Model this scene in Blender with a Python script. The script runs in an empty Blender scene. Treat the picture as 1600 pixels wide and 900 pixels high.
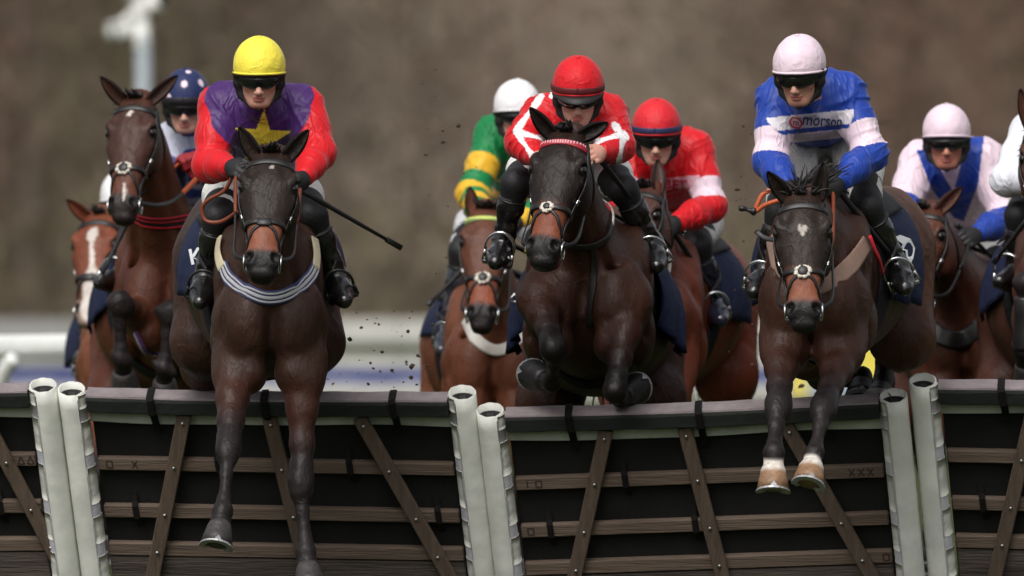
import bpy, math, random
import numpy as np
from mathutils import Vector, Matrix
from mathutils.bvhtree import BVHTree

# ------------------------------------------------------------------ camera, sky, sun, exposure
SC = bpy.context.scene
CAM_Y, CAM_Z, S0 = -48.0, 1.3, 380.0          # long lens 48 m before the hurdles; S0: photo pixels per metre there
cam_d = bpy.data.cameras.new('camera'); cam = bpy.data.objects.new('camera', cam_d)
SC.collection.objects.link(cam); SC.camera = cam
cam.location = (0, CAM_Y, CAM_Z); cam.rotation_euler = (math.radians(90), 0, 0)
cam_d.sensor_width = 36.0; cam_d.lens = S0*48*36/1600
cam_d.clip_start = 1; cam_d.clip_end = 2000
cam_d.dof.use_dof = True; cam_d.dof.focus_distance = 47.3; cam_d.dof.aperture_fstop = 3.2
W = bpy.data.worlds.new('World'); SC.world = W; W.use_nodes = True
nt = W.node_tree; nt.nodes.clear()
sky = nt.nodes.new('ShaderNodeTexSky'); sky.sky_type = 'NISHITA'; sky.sun_disc = False
SUN_EL, SUN_AZ = 50.0, 200.0                   # overcast winter light, brightest high behind the camera
sky.sun_elevation = math.radians(SUN_EL); sky.sun_rotation = math.radians(SUN_AZ)
sky.air_density = 1.0; sky.dust_density = 6.0; sky.ozone_density = 1.0
hsv = nt.nodes.new('ShaderNodeHueSaturation'); hsv.inputs['Saturation'].default_value = 0.22
bg = nt.nodes.new('ShaderNodeBackground'); bg.inputs['Strength'].default_value = 0.15
wo = nt.nodes.new('ShaderNodeOutputWorld')
nt.links.new(sky.outputs[0], hsv.inputs['Color']); nt.links.new(hsv.outputs[0], bg.inputs['Color']); nt.links.new(bg.outputs[0], wo.inputs['Surface'])
sun_d = bpy.data.lights.new('sun', 'SUN'); sun_d.energy = 1.2; sun_d.angle = math.radians(36); sun_d.color = (1, 0.965, 0.92)
sun = bpy.data.objects.new('sun', sun_d); SC.collection.objects.link(sun)
az, el = math.radians(SUN_AZ), math.radians(SUN_EL)
sdir = Vector((math.sin(az)*math.cos(el), math.cos(az)*math.cos(el), math.sin(el)))
sun.rotation_euler = sdir.to_track_quat('Z', 'Y').to_euler(); sun.location = sdir*60
SC.view_settings.view_transform = 'Standard'; SC.view_settings.look = 'None'
SC.view_settings.exposure = 0.0; SC.view_settings.gamma = 1.0; SC.view_settings.use_curve_mapping = False
SC.cycles.use_denoising = True; SC.cycles.max_bounces = 6; SC.cycles.use_adaptive_sampling = True
COL = SC.collection
rng = np.random.default_rng(7); random.seed(7)

# ------------------------------------------------------------------ small vector helpers
def A(*v): return np.array(v, float)
def nrm(v): v = np.asarray(v, float); return v/(np.linalg.norm(v)+1e-12)
def scale_at(Y): return S0*48/(Y-CAM_Y)
def P(px, py, Y):
    s = scale_at(Y); return A((px-800)/s, Y, CAM_Z-(py-450)/s)
def lin(r, g, b):
    return tuple(((c/255)/12.92 if c/255 <= .04045 else ((c/255+.055)/1.055)**2.4) for c in (r, g, b))
def sstep(a, b, x):
    t = np.clip((x-a)/(b-a), 0, 1); return t*t*(3-2*t)
def mix(a, b, t): return a*(1-t[:, None])+np.asarray(b)*t[:, None]
def crom(pts, n=6):
    pts = np.asarray(pts, float); out = []
    Q = np.vstack([2*pts[0]-pts[1], pts, 2*pts[-1]-pts[-2]])
    for i in range(1, len(Q)-2):
        for j in range(n):
            t = j/n; p0, p1, p2, p3 = Q[i-1:i+3]
            out.append(.5*(2*p1+(p2-p0)*t+(2*p0-5*p1+4*p2-p3)*t*t+(3*p1-p0-3*p2+p3)*t**3))
    out.append(pts[-1]); return np.array(out)
_nk = rng.normal(size=(24, 3)); _nph = rng.uniform(0, 6.28, 24)
def wob(p, f, seed=0):                          # cheap smooth noise in -1..1
    r = np.random.default_rng(seed); K = r.normal(size=(7, 3))*f; ph = r.uniform(0, 6.28, 7); s = 0
    for i in range(7): s = s+np.sin(p@K[i]+ph[i])
    return s/4.0

# ------------------------------------------------------------------ object helpers
def link(name, me, mat=None, parent=None, loc=None):
    o = bpy.data.objects.new(name, me); COL.objects.link(o)
    if mat is not None and me is not None and not me.materials: me.materials.append(mat)
    if parent is not None: o.parent = parent
    if loc is not None: o.location = loc
    return o
def thing(name, label, cat, loc, group=None):
    o = bpy.data.objects.new(name, None); COL.objects.link(o); o.location = tuple(loc); o.empty_display_size = .1
    o['label'] = label; o['category'] = cat
    if group: o['group'] = group
    return o
def tag(o, label, cat, group=None, kind=None):
    o['label'] = label
    if cat: o['category'] = cat
    if group: o['group'] = group
    if kind: o['kind'] = kind
    return o
def wloc(o):
    v = np.zeros(3)
    while o is not None: v = v+np.array(o.location); o = o.parent
    return v
def mesh_np(name, V, F, smooth=True, col=None):
    """V (n,3); F: array (m,k) or a list of such arrays / lists of index tuples."""
    me = bpy.data.meshes.new(name); V = np.asarray(V, np.float32)
    if isinstance(F, np.ndarray): F = [F]
    fl = []; tot = []
    for f in F:
        if isinstance(f, np.ndarray): fl.append(f.ravel()); tot.append(np.full(len(f), f.shape[1]))
        else: fl.append(np.array(f)); tot.append(np.array([len(f)]))
    fl = np.concatenate(fl).astype(np.int32); tot = np.concatenate(tot).astype(np.int32)
    me.vertices.add(len(V)); me.vertices.foreach_set('co', V.ravel())
    me.loops.add(len(fl)); me.loops.foreach_set('vertex_index', fl)
    me.polygons.add(len(tot)); st = np.concatenate([[0], np.cumsum(tot)[:-1]]).astype(np.int32)
    me.polygons.foreach_set('loop_start', st); me.polygons.foreach_set('loop_total', tot)
    me.polygons.foreach_set('use_smooth', np.full(len(tot), smooth))
    if col is not None:
        a = me.color_attributes.new('Col', 'FLOAT_COLOR', 'POINT')
        c = np.ones((len(V), 4), np.float32); c[:, :3] = col; a.data.foreach_set('color', c.ravel())
    me.update(calc_edges=True); return me
def put(name, V, F, mat, parent, smooth=True, col=None):
    """Link world-space geometry as a child of parent."""
    off = wloc(parent) if parent is not None else np.zeros(3)
    return link(name, mesh_np(name, np.asarray(V)-off, F, smooth, col), mat, parent)
class MB:
    """collects pieces of one mesh in world space"""
    def __init__(s): s.v = []; s.f = []; s.n = 0
    def add(s, V, F):
        V = np.asarray(V, float); s.v.append(V)
        for f in F:
            s.f.append([i+s.n for i in f])
        s.n += len(V); return s
    def box(s, c, ex, ey, ez, bev=0.0):
        """c centre; ex,ey,ez half-extent vectors; chamfered when bev > 0"""
        c, ex, ey, ez = map(np.asarray, (c, ex, ey, ez))
        if bev <= 0:
            V = [c+i*ex+j*ey+k*ez for i in (-1, 1) for j in (-1, 1) for k in (-1, 1)]
            F = [(0, 1, 3, 2), (4, 6, 7, 5), (0, 4, 5, 1), (2, 3, 7, 6), (0, 2, 6, 4), (1, 5, 7, 3)]
            return s.add(V, F)
        L = [np.linalg.norm(e) for e in (ex, ey, ez)]; U = [e/l for e, l in zip((ex, ey, ez), L)]
        V = []; ix = {}
        for i in (-1, 1):
            for j in (-1, 1):
                for k in (-1, 1):
                    sg = (i, j, k)
                    for a in range(3):
                        p = c.copy()
                        for b in range(3): p = p+U[b]*sg[b]*(L[b] if b == a else L[b]-bev)
                        ix[sg+(a,)] = len(V); V.append(p)
        F = []
        for a in range(3):
            b, d = (a+1) % 3, (a+2) % 3
            for q in (-1, 1):
                loop = []
                for (m, n) in ((-1, -1), (1, -1), (1, 1), (-1, 1)):
                    sg = [0, 0, 0]; sg[a] = q; sg[b] = m; sg[d] = n; loop.append(ix[tuple(sg)+(a,)])
                F.append(loop if q > 0 else loop[::-1])
            for m in (-1, 1):
                for n in (-1, 1):
                    e = []
                    for q in (-1, 1):
                        sg = [0, 0, 0]; sg[a] = q; sg[b] = m; sg[d] = n; e.append(tuple(sg))
                    f = [ix[e[0]+(b,)], ix[e[1]+(b,)], ix[e[1]+(d,)], ix[e[0]+(d,)]]
                    F.append(f if m*n < 0 else f[::-1])
        for i in (-1, 1):
            for j in (-1, 1):
                for k in (-1, 1):
                    f = [ix[(i, j, k, a)] for a in range(3)]
                    F.append(f if i*j*k > 0 else f[::-1])
        return s.add(V, F)
    def tube(s, pts, r, n=8, cap=True, up=None):
        pts = np.asarray(pts, float); r = np.broadcast_to(np.asarray(r, float), (len(pts),))
        T = np.gradient(pts, axis=0); T /= np.linalg.norm(T, axis=1)[:, None]+1e-12
        ref = nrm(up) if up is not None else (A(0, 0, 1) if abs(T[0][2]) < .9 else A(1, 0, 0))
        u = nrm(np.cross(T[0], ref)); V = []
        for p, t, q in zip(pts, T, r):
            u = nrm(u-t*(u@t)); w = np.cross(t, u)
            for k in range(n):
                a = 2*math.pi*k/n; V.append(p+q*(math.cos(a)*u+math.sin(a)*w))
        m = len(pts); F = []
        for i in range(m-1):
            for k in range(n):
                F.append((i*n+k, i*n+(k+1) % n, (i+1)*n+(k+1) % n, (i+1)*n+k))
        if cap: F.append(tuple(range(n))[::-1]); F.append(tuple((m-1)*n+k for k in range(n)))
        return s.add(V, F)
    def ribbon(s, pts, N, w, th=.004):
        """flat strap on points with outward normals N, width w (scalar or per point)"""
        pts = np.asarray(pts, float); N = np.asarray(N, float); w = np.broadcast_to(np.asarray(w, float), (len(pts),))
        T = np.gradient(pts, axis=0); V = []; prof = ((-.5, -.6), (-.5, .55), (-.36, 1.0), (.36, 1.0), (.5, .55), (.5, -.6))
        for p, t, n_, q in zip(pts, T, N, w):
            t = nrm(t); n_ = nrm(n_-t*(n_@t)); sd = np.cross(t, n_)
            for a, b in prof: V.append(p+sd*a*q+n_*b*th)
        F = []; k = len(prof)
        for i in range(len(pts)-1):
            for j in range(k):
                F.append((i*k+j, (i+1)*k+j, (i+1)*k+(j+1) % k, i*k+(j+1) % k))
        F.append(tuple(range(k))); F.append(tuple((len(pts)-1)*k+j for j in range(k))[::-1])
        return s.add(V, F)
    def put(s, name, mat, parent, smooth=True, col=None):
        V = np.vstack(s.v); off = wloc(parent) if parent is not None else np.zeros(3)
        me = bpy.data.meshes.new(name); me.from_pydata((V-off).tolist(), [], s.f)
        me.polygons.foreach_set('use_smooth', [smooth]*len(me.polygons))
        if col is not None:
            a = me.color_attributes.new('Col', 'FLOAT_COLOR', 'POINT')
            c = np.ones((len(V), 4), np.float32); c[:, :3] = col; a.data.foreach_set('color', c.ravel())
        me.update(); return link(name, me, mat, parent)
def torus(c, n, R, r, seg=20, sides=8, sx=1.0, up=None):
    n = nrm(n); u = nrm(np.cross(n, up if up is not None else (A(0, 0, 1) if abs(n[2]) < .9 else A(1, 0, 0)))); w = np.cross(n, u)
    V = []; F = []
    for i in range(seg):
        a = 2*math.pi*i/seg; d = math.cos(a)*u*sx+math.sin(a)*w
        for j in range(sides):
            b = 2*math.pi*j/sides; V.append(np.asarray(c)+d*R+nrm(d)*r*math.cos(b)+n*r*math.sin(b))
    for i in range(seg):
        for j in range(sides):
            F.append((i*sides+j, ((i+1) % seg)*sides+j, ((i+1) % seg)*sides+(j+1) % sides, i*sides+(j+1) % sides))
    return V, F

# ------------------------------------------------------------------ signed-distance sculpting (smooth unions) + surface nets
class Field:
    def __init__(s, lo, hi, h):
        s.h = h; s.lo = np.asarray(lo, float); n = np.ceil((np.asarray(hi)-s.lo)/h).astype(int)+1
        s.D = np.full(tuple(n), 1.0, np.float32); s.ax = [(s.lo[i]+h*np.arange(n[i])).astype(np.float32) for i in range(3)]
    def _reg(s, lo, hi):
        sl = []
        for i in range(3):
            a = max(int((lo[i]-s.lo[i])/s.h), 0); b = min(int((hi[i]-s.lo[i])/s.h)+2, s.D.shape[i])
            if b <= a: return None
            sl.append(slice(a, b))
        X, Y, Z = (s.ax[i][sl[i]] for i in range(3))
        return tuple(sl), X[:, None, None], Y[None, :, None], Z[None, None, :]
    def _mix(s, sl, d, k, op):
        a = s.D[sl]
        if op == 'u':
            if k > 0: h = np.maximum(k-np.abs(a-d), 0)/k; s.D[sl] = np.minimum(a, d)-h*h*k*.25
            else: s.D[sl] = np.minimum(a, d)
        else:
            d = -d
            if k > 0: h = np.maximum(k-np.abs(a-d), 0)/k; s.D[sl] = np.maximum(a, d)+h*h*k*.25
            else: s.D[sl] = np.maximum(a, d)
    def cone(s, a, b, ra, rb, k=.03, op='u'):
        a = np.asarray(a, float); b = np.asarray(b, float); m = max(ra, rb)+k+2*s.h
        r = s._reg(np.minimum(a, b)-m, np.maximum(a, b)+m)
        if r is None: return s
        sl, X, Y, Z = r; d = b-a; L2 = float(d@d)+1e-9
        x, y, z = X-np.float32(a[0]), Y-np.float32(a[1]), Z-np.float32(a[2])
        t = np.clip((x*np.float32(d[0])+y*np.float32(d[1])+z*np.float32(d[2]))/np.float32(L2), 0, 1)
        q = np.sqrt((x-t*np.float32(d[0]))**2+(y-t*np.float32(d[1]))**2+(z-t*np.float32(d[2]))**2)
        s._mix(sl, (q-(ra+(rb-ra)*t)).astype(np.float32), k, op); return s
    def chain(s, pts, rs, k=.03):
        for i in range(len(pts)-1): s.cone(pts[i], pts[i+1], rs[i], rs[i+1], k)
        return s
    def ell(s, c, r, fr=None, k=.03, op='u'):
        c = np.asarray(c, float); r = np.asarray(r, float); fr = np.eye(3) if fr is None else np.asarray(fr, float)
        e = np.sqrt(((fr*r[:, None])**2).sum(0))+k+2*s.h
        g = s._reg(c-e, c+e)
        if g is None: return s
        sl, X, Y, Z = g; x, y, z = X-np.float32(c[0]), Y-np.float32(c[1]), Z-np.float32(c[2])
        k0 = 0; k1 = 0
        for i in range(3):
            f = fr[i].astype(np.float32); u = x*f[0]+y*f[1]+z*f[2]; k0 = k0+(u/np.float32(r[i]))**2; k1 = k1+(u/np.float32(r[i]**2))**2
        k0 = np.sqrt(k0); k1 = np.sqrt(k1)+1e-6
        s._mix(sl, np.where(k0 < .3, (k0-1)*r.min(), k0*(k0-1)/k1).astype(np.float32), k, op); return s
    def loft(s, o, d, n, st, caps=(.08, .08), k=.04, pw=2.0):
        """o origin, d axis, n 'top' direction; st rows: t, cu, cv, ru, rv_top, rv_bottom"""
        o = np.asarray(o, float); d = nrm(d); n = nrm(n-d*(np.dot(n, d))); sd = np.cross(n, d)
        st = np.asarray(st, float); st = crom(st, 8)
        t = st[:, 0]; order = np.argsort(t); st = st[order]; t = st[:, 0]
        cen = o+np.outer(t, d)+np.outer(st[:, 1], sd)+np.outer(st[:, 2], n)
        m = st[:, 3:].max()+max(caps)+k+2*s.h
        g = s._reg(cen.min(0)-m, cen.max(0)+m)
        if g is None: return s
        sl, X, Y, Z = g; x, y, z = (X-np.float32(o[0])), (Y-np.float32(o[1])), (Z-np.float32(o[2]))
        f = lambda v: (x*np.float32(v[0])+y*np.float32(v[1])+z*np.float32(v[2]))
        w = f(d); tt = np.clip(w, t[0], t[-1]); e = w-tt
        ip = lambda j: np.interp(tt, t, st[:, j]).astype(np.float32)
        u = f(sd)-ip(1); v = f(n)-ip(2); ru = ip(3); rv = np.where(v > 0, ip(4), ip(5))
        ec = np.where(e < 0, np.float32(caps[0]), np.float32(caps[1]))
        a, b, c = np.abs(u/ru), np.abs(v/rv), np.abs(e/ec)
        if pw == 2.0: k0 = np.sqrt(a*a+b*b+c*c)
        else: k0 = (a**pw+b**pw+c**pw)**(1/pw)
        k1 = np.sqrt((u/ru**2)**2+(v/rv**2)**2+(e/ec**2)**2)+1e-6
        dd = np.where(k0 < .3, (k0-1)*np.minimum(ru, rv), k0*(k0-1)/k1)
        s._mix(sl, dd.astype(np.float32), k, 'u'); return s
    def mesh(s):
        D = s.D; S = D < 0; nx, ny, nz = D.shape
        c = np.zeros((nx-1, ny-1, nz-1), np.uint8)
        offs = [(i, j, k) for i in (0, 1) for j in (0, 1) for k in (0, 1)]
        for i, j, k in offs: c += S[i:nx-1+i, j:ny-1+j, k:nz-1+k]
        ids = np.argwhere((c > 0) & (c < 8)); n = len(ids)
        idm = np.full(c.shape, -1, np.int32); idm[ids[:, 0], ids[:, 1], ids[:, 2]] = np.arange(n)
        vals = [D[ids[:, 0]+i, ids[:, 1]+j, ids[:, 2]+k] for i, j, k in offs]
        acc = np.zeros((n, 3)); cnt = np.zeros(n)
        for p in range(8):
            for q in range(p+1, 8):
                if sum(x != y for x, y in zip(offs[p], offs[q])) != 1: continue
                va, vb = vals[p], vals[q]; m = (va < 0) != (vb < 0)
                t = va[m]/(va[m]-vb[m]); acc[m] += np.array(offs[p])+t[:, None]*(np.array(offs[q])-np.array(offs[p])); cnt[m] += 1
        V = s.lo+s.h*(ids+acc/cnt[:, None]); F = []
        for ax in range(3):
            b, d = (ax+1) % 3, (ax+2) % 3
            s0 = [slice(1, -1)]*3; s1 = [slice(1, -1)]*3; s0[ax] = slice(0, -1); s1[ax] = slice(1, None)
            a0, a1 = S[tuple(s0)], S[tuple(s1)]; E = np.argwhere(a0 != a1)
            ins = a0[E[:, 0], E[:, 1], E[:, 2]]
            G = E.copy(); G[:, b] += 1; G[:, d] += 1
            def cell(db, dd):
                H = G.copy(); H[:, b] += db; H[:, d] += dd; return idm[H[:, 0], H[:, 1], H[:, 2]]
            Q = np.stack([cell(-1, -1), cell(0, -1), cell(0, 0), cell(-1, 0)], 1)
            Q[~ins] = Q[~ins][:, ::-1]; F.append(Q)
        return V, np.vstack(F)
def vnormals(V, F):
    a = V[F[:, 2]]-V[F[:, 0]]; b = V[F[:, 3]]-V[F[:, 1]]; fn = np.cross(a, b); ix = F.T.ravel(); n = len(V)
    N = np.stack([np.bincount(ix, np.tile(fn[:, i], 4), n) for i in range(3)], 1)
    return N/(np.linalg.norm(N, axis=1)[:, None]+1e-12)
def join(parts):
    V = []; F = []; C = []; n = 0
    for v, f, c in parts: V.append(v); F.append(f+n); C.append(np.broadcast_to(c, (len(v), 3))); n += len(v)
    return np.vstack(V), np.vstack(F), np.vstack(C)
def seg_dist(V, a, b):
    d = b-a; t = np.clip(((V-a)@d)/(d@d+1e-9), 0, 1); return np.linalg.norm(V-a-t[:, None]*d, axis=1), t
def bvh_of(V, F): return BVHTree.FromPolygons(V.tolist(), F.tolist())
CAMP = A(0, CAM_Y, CAM_Z)
def cast_px(bvh, px, py, off=.003):
    d = nrm(P(px, py, 0)-CAMP); h = bvh.ray_cast(Vector(CAMP), Vector(d))
    if h[0] is None: return None
    n = np.array(h[1]); n = -n if n@d > 0 else n
    return np.array(h[0])+n*off, n
def near(bvh, p, off=.003):
    h = bvh.find_nearest(Vector(p)); n = np.array(h[1]); return np.array(h[0])+n*off, n

# ------------------------------------------------------------------ materials
MATS = {}
def mat(name, col=(.5, .5, .5), rough=.6, spec=.5, metal=0.0, attr=False, noise=None, bump=(), sheen=0.0, coat=0.0, stretch=(1, 1, 1), specks=False, ridge=()):
    """noise=(scale, low, high): value mottling; bump=[(scale, strength, detail)]; attr: colour from 'Col'"""
    if name in MATS: return MATS[name]
    m = bpy.data.materials.new(name); m.use_nodes = True; t = m.node_tree; N = t.nodes; L = t.links
    b = N['Principled BSDF']; b.inputs['Roughness'].default_value = rough; b.inputs['Metallic'].default_value = metal
    b.inputs['Specular IOR Level'].default_value = spec
    if sheen: b.inputs['Sheen Weight'].default_value = sheen; b.inputs['Sheen Roughness'].default_value = .4
    if coat: b.inputs['Coat Weight'].default_value = coat; b.inputs['Coat Roughness'].default_value = .2
    tc = N.new('ShaderNodeTexCoord'); mp = N.new('ShaderNodeMapping'); mp.inputs['Scale'].default_value = stretch
    L.new(tc.outputs['Object'], mp.inputs['Vector']); vec = mp.outputs[0]
    if attr:
        a = N.new('ShaderNodeVertexColor'); a.layer_name = 'Col'; src = a.outputs['Color']
    else:
        a = N.new('ShaderNodeRGB'); a.outputs[0].default_value = (*col, 1); src = a.outputs[0]
    if noise:
        n = N.new('ShaderNodeTexNoise'); n.inputs['Scale'].default_value = noise[0]; n.inputs['Detail'].default_value = 6
        n.inputs['Roughness'].default_value = .62; L.new(vec, n.inputs['Vector'])
        r = N.new('ShaderNodeMapRange'); r.inputs['From Min'].default_value = .28; r.inputs['From Max'].default_value = .72
        r.inputs['To Min'].default_value = noise[1]; r.inputs['To Max'].default_value = noise[2]; L.new(n.outputs['Fac'], r.inputs['Value'])
        x = N.new('ShaderNodeVectorMath'); x.operation = 'SCALE'; L.new(src, x.inputs[0]); L.new(r.outputs[0], x.inputs['Scale']); src = x.outputs[0]
    if specks:      # dried mud spots
        n = N.new('ShaderNodeTexNoise'); n.inputs['Scale'].default_value = 85; n.inputs['Detail'].default_value = 2; L.new(tc.outputs['Object'], n.inputs['Vector'])
        r = N.new('ShaderNodeMapRange'); r.inputs['From Min'].default_value = .70; r.inputs['From Max'].default_value = .76; r.inputs['To Max'].default_value = .55; L.new(n.outputs['Fac'], r.inputs['Value'])
        x = N.new('ShaderNodeMix'); x.data_type = 'RGBA'; x.inputs['B'].default_value = (*lin(112, 92, 74), 1); L.new(r.outputs[0], x.inputs['Factor']); L.new(src, x.inputs['A']); src = x.outputs['Result']
    L.new(src, b.inputs['Base Color']); last = None
    for sc, st, dt in bump:
        n = N.new('ShaderNodeTexNoise'); n.inputs['Scale'].default_value = sc; n.inputs['Detail'].default_value = dt; L.new(vec, n.inputs['Vector'])
        u = N.new('ShaderNodeBump'); u.inputs['Strength'].default_value = st; u.inputs['Distance'].default_value = min(.05, .6/sc)
        L.new(n.outputs['Fac'], u.inputs['Height'])
        if last is not None: L.new(last, u.inputs['Normal'])
        last = u.outputs['Normal']
    for sc, dist, wid, st, dpt in ridge:        # thin raised lines: veins, cloth creases
        n = N.new('ShaderNodeTexNoise'); n.inputs['Scale'].default_value = sc; n.inputs['Detail'].default_value = 2.5; n.inputs['Distortion'].default_value = dist; L.new(vec, n.inputs['Vector'])
        x = N.new('ShaderNodeMath'); x.operation = 'SUBTRACT'; x.inputs[1].default_value = .5; L.new(n.outputs['Fac'], x.inputs[0])
        y = N.new('ShaderNodeMath'); y.operation = 'ABSOLUTE'; L.new(x.outputs[0], y.inputs[0])
        r = N.new('ShaderNodeMapRange'); r.interpolation_type = 'SMOOTHSTEP'; r.inputs['From Max'].default_value = wid; r.inputs['To Min'].default_value = 1; r.inputs['To Max'].default_value = 0; L.new(y.outputs[0], r.inputs['Value'])
        u = N.new('ShaderNodeBump'); u.inputs['Strength'].default_value = st; u.inputs['Distance'].default_value = dpt; L.new(r.outputs[0], u.inputs['Height'])
        if last is not None: L.new(last, u.inputs['Normal'])
        last = u.outputs['Normal']
    if last is not None: L.new(last, b.inputs['Normal'])
    MATS[name] = m; return m
M_COAT = mat('coat', rough=.44, spec=.21, attr=True, noise=(7, .66, 1.28), bump=((9, .22, 5), (24, .28, 4), (70, .16, 3), (260, .22, 2)), specks=True, ridge=((4.5, 1.2, .02, .24, .005), (10, 1.0, .02, .10, .003)), stretch=(1, 1, .6))
M_HAIR = mat('mane_hair', lin(26, 23, 23), rough=.5, spec=.4, noise=(30, .6, 1.5))
M_HOOF = mat('hoof_horn', attr=True, rough=.5, noise=(40, .6, 1.3), bump=((60, .3, 3),))
M_EYE = mat('horse_eye', (.006, .004, .004), rough=.06, spec=.7)
M_LEATHER = mat('black_leather', lin(24, 22, 22), rough=.42, noise=(60, .7, 1.3), bump=((140, .15, 2),))
M_BROWNL = mat('tan_leather', lin(120, 58, 36), rough=.5, noise=(40, .8, 1.2), bump=((140, .15, 2),))
M_STEEL = mat('steel', (.62, .62, .63), rough=.22, metal=1.0)
M_FLEECE = mat('sheepskin', lin(222, 214, 200), rough=.95, spec=.1, noise=(70, .7, 1.1), bump=((90, .9, 4),), sheen=.5)
M_SILK = mat('silk', attr=True, rough=.45, spec=.3, noise=(7, .93, 1.05), bump=((28, .12, 4), (75, .08, 2)), sheen=.12, stretch=(1, 1, .5), ridge=((6, 1.6, .07, .40, .010), (15, 1.2, .06, .12, .004)))
M_BREECH = mat('breeches', attr=True, rough=.7, spec=.25, noise=(12, .9, 1.06), bump=((18, .25, 3),), ridge=((9, 1.5, .06, .5, .008),))
M_SKIN = mat('skin', attr=True, rough=.5, spec=.35, noise=(25, .9, 1.08), bump=((120, .12, 3),))
M_BOOT = mat('boot_leather', attr=True, rough=.22, spec=.55, noise=(30, .7, 1.25), bump=((24, .25, 3),), coat=.35)
M_CAP = mat('cap_cloth', attr=True, rough=.55, spec=.3, noise=(18, .94, 1.04), bump=((22, .18, 3), (160, .06, 2)), sheen=.1, ridge=((8, 1.0, .05, .28, .005),))
M_LENS = mat('goggle_lens', (.006, .006, .007), rough=.07, spec=.8)
M_BLACK = mat('black_padding', lin(22, 21, 22), rough=.65, noise=(60, .8, 1.2), bump=((80, .2, 2),))
M_CLOTH = mat('number_cloth', attr=True, rough=.75, spec=.25, noise=(20, .9, 1.08), bump=((16, .3, 3),))
M_WEB = mat('webbing', attr=True, rough=.8, spec=.2, bump=((180, .2, 2),))
# ------------------------------------------------------------------ setting
M_TURF = mat('turf', lin(58, 66, 38), rough=.95, spec=.1, noise=(1.2, .7, 1.2), bump=((9, .6, 6),))
M_HILL = mat('hill_ground', lin(112, 102, 90), rough=1, spec=0, noise=(.08, .75, 1.2))
M_WHITEP = mat('white_plastic', lin(228, 230, 226), rough=.4, noise=(6, .9, 1.04))
M_WHITEF = mat('fence_paint', lin(190, 189, 182), rough=.6, noise=(1.5, .88, 1.06))
M_FENCEG = mat('weathered_fence', lin(150, 150, 146), rough=.7, noise=(1.5, .85, 1.08))
M_BLUE = mat('banner_blue', lin(48, 62, 132), rough=.6, noise=(3, .85, 1.1))
M_GREYM = mat('grey_pole', lin(140, 148, 152), rough=.5, noise=(3, .92, 1.05))
M_CAMW = mat('camera_housing', lin(226, 226, 222), rough=.45, noise=(5, .92, 1.03))
M_YEL = mat('yellow_board', lin(226, 208, 84), rough=.6, noise=(3, .9, 1.05))
M_PALEB = mat('pale_blue_board', lin(150, 166, 180), rough=.6, noise=(3, .9, 1.05))
g = mesh_np('ground', [(-900, -80, 0), (900, -80, 0), (900, 1400, 0), (-900, 1400, 0)], np.array([[0, 1, 2, 3]]), False)
link('ground', g, M_TURF)['kind'] = 'structure'
# hillside behind the wood
xs = np.linspace(-200, 200, 81); ys = np.linspace(290, 520, 30)
X, Y = np.meshgrid(xs, ys, indexing='ij'); Z = -.5+(Y-290)*.24+1.2*wob(np.stack([X.ravel(), Y.ravel(), 0*X.ravel()], 1), .05, 3).reshape(X.shape)
V = np.stack([X.ravel(), Y.ravel(), Z.ravel()], 1); i, j = np.meshgrid(np.arange(80), np.arange(29), indexing='ij'); a = (i*30+j).ravel()
link('hill', mesh_np('hill', V, np.stack([a, a+30, a+31, a+1], 1)), M_HILL)['kind'] = 'structure'

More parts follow.
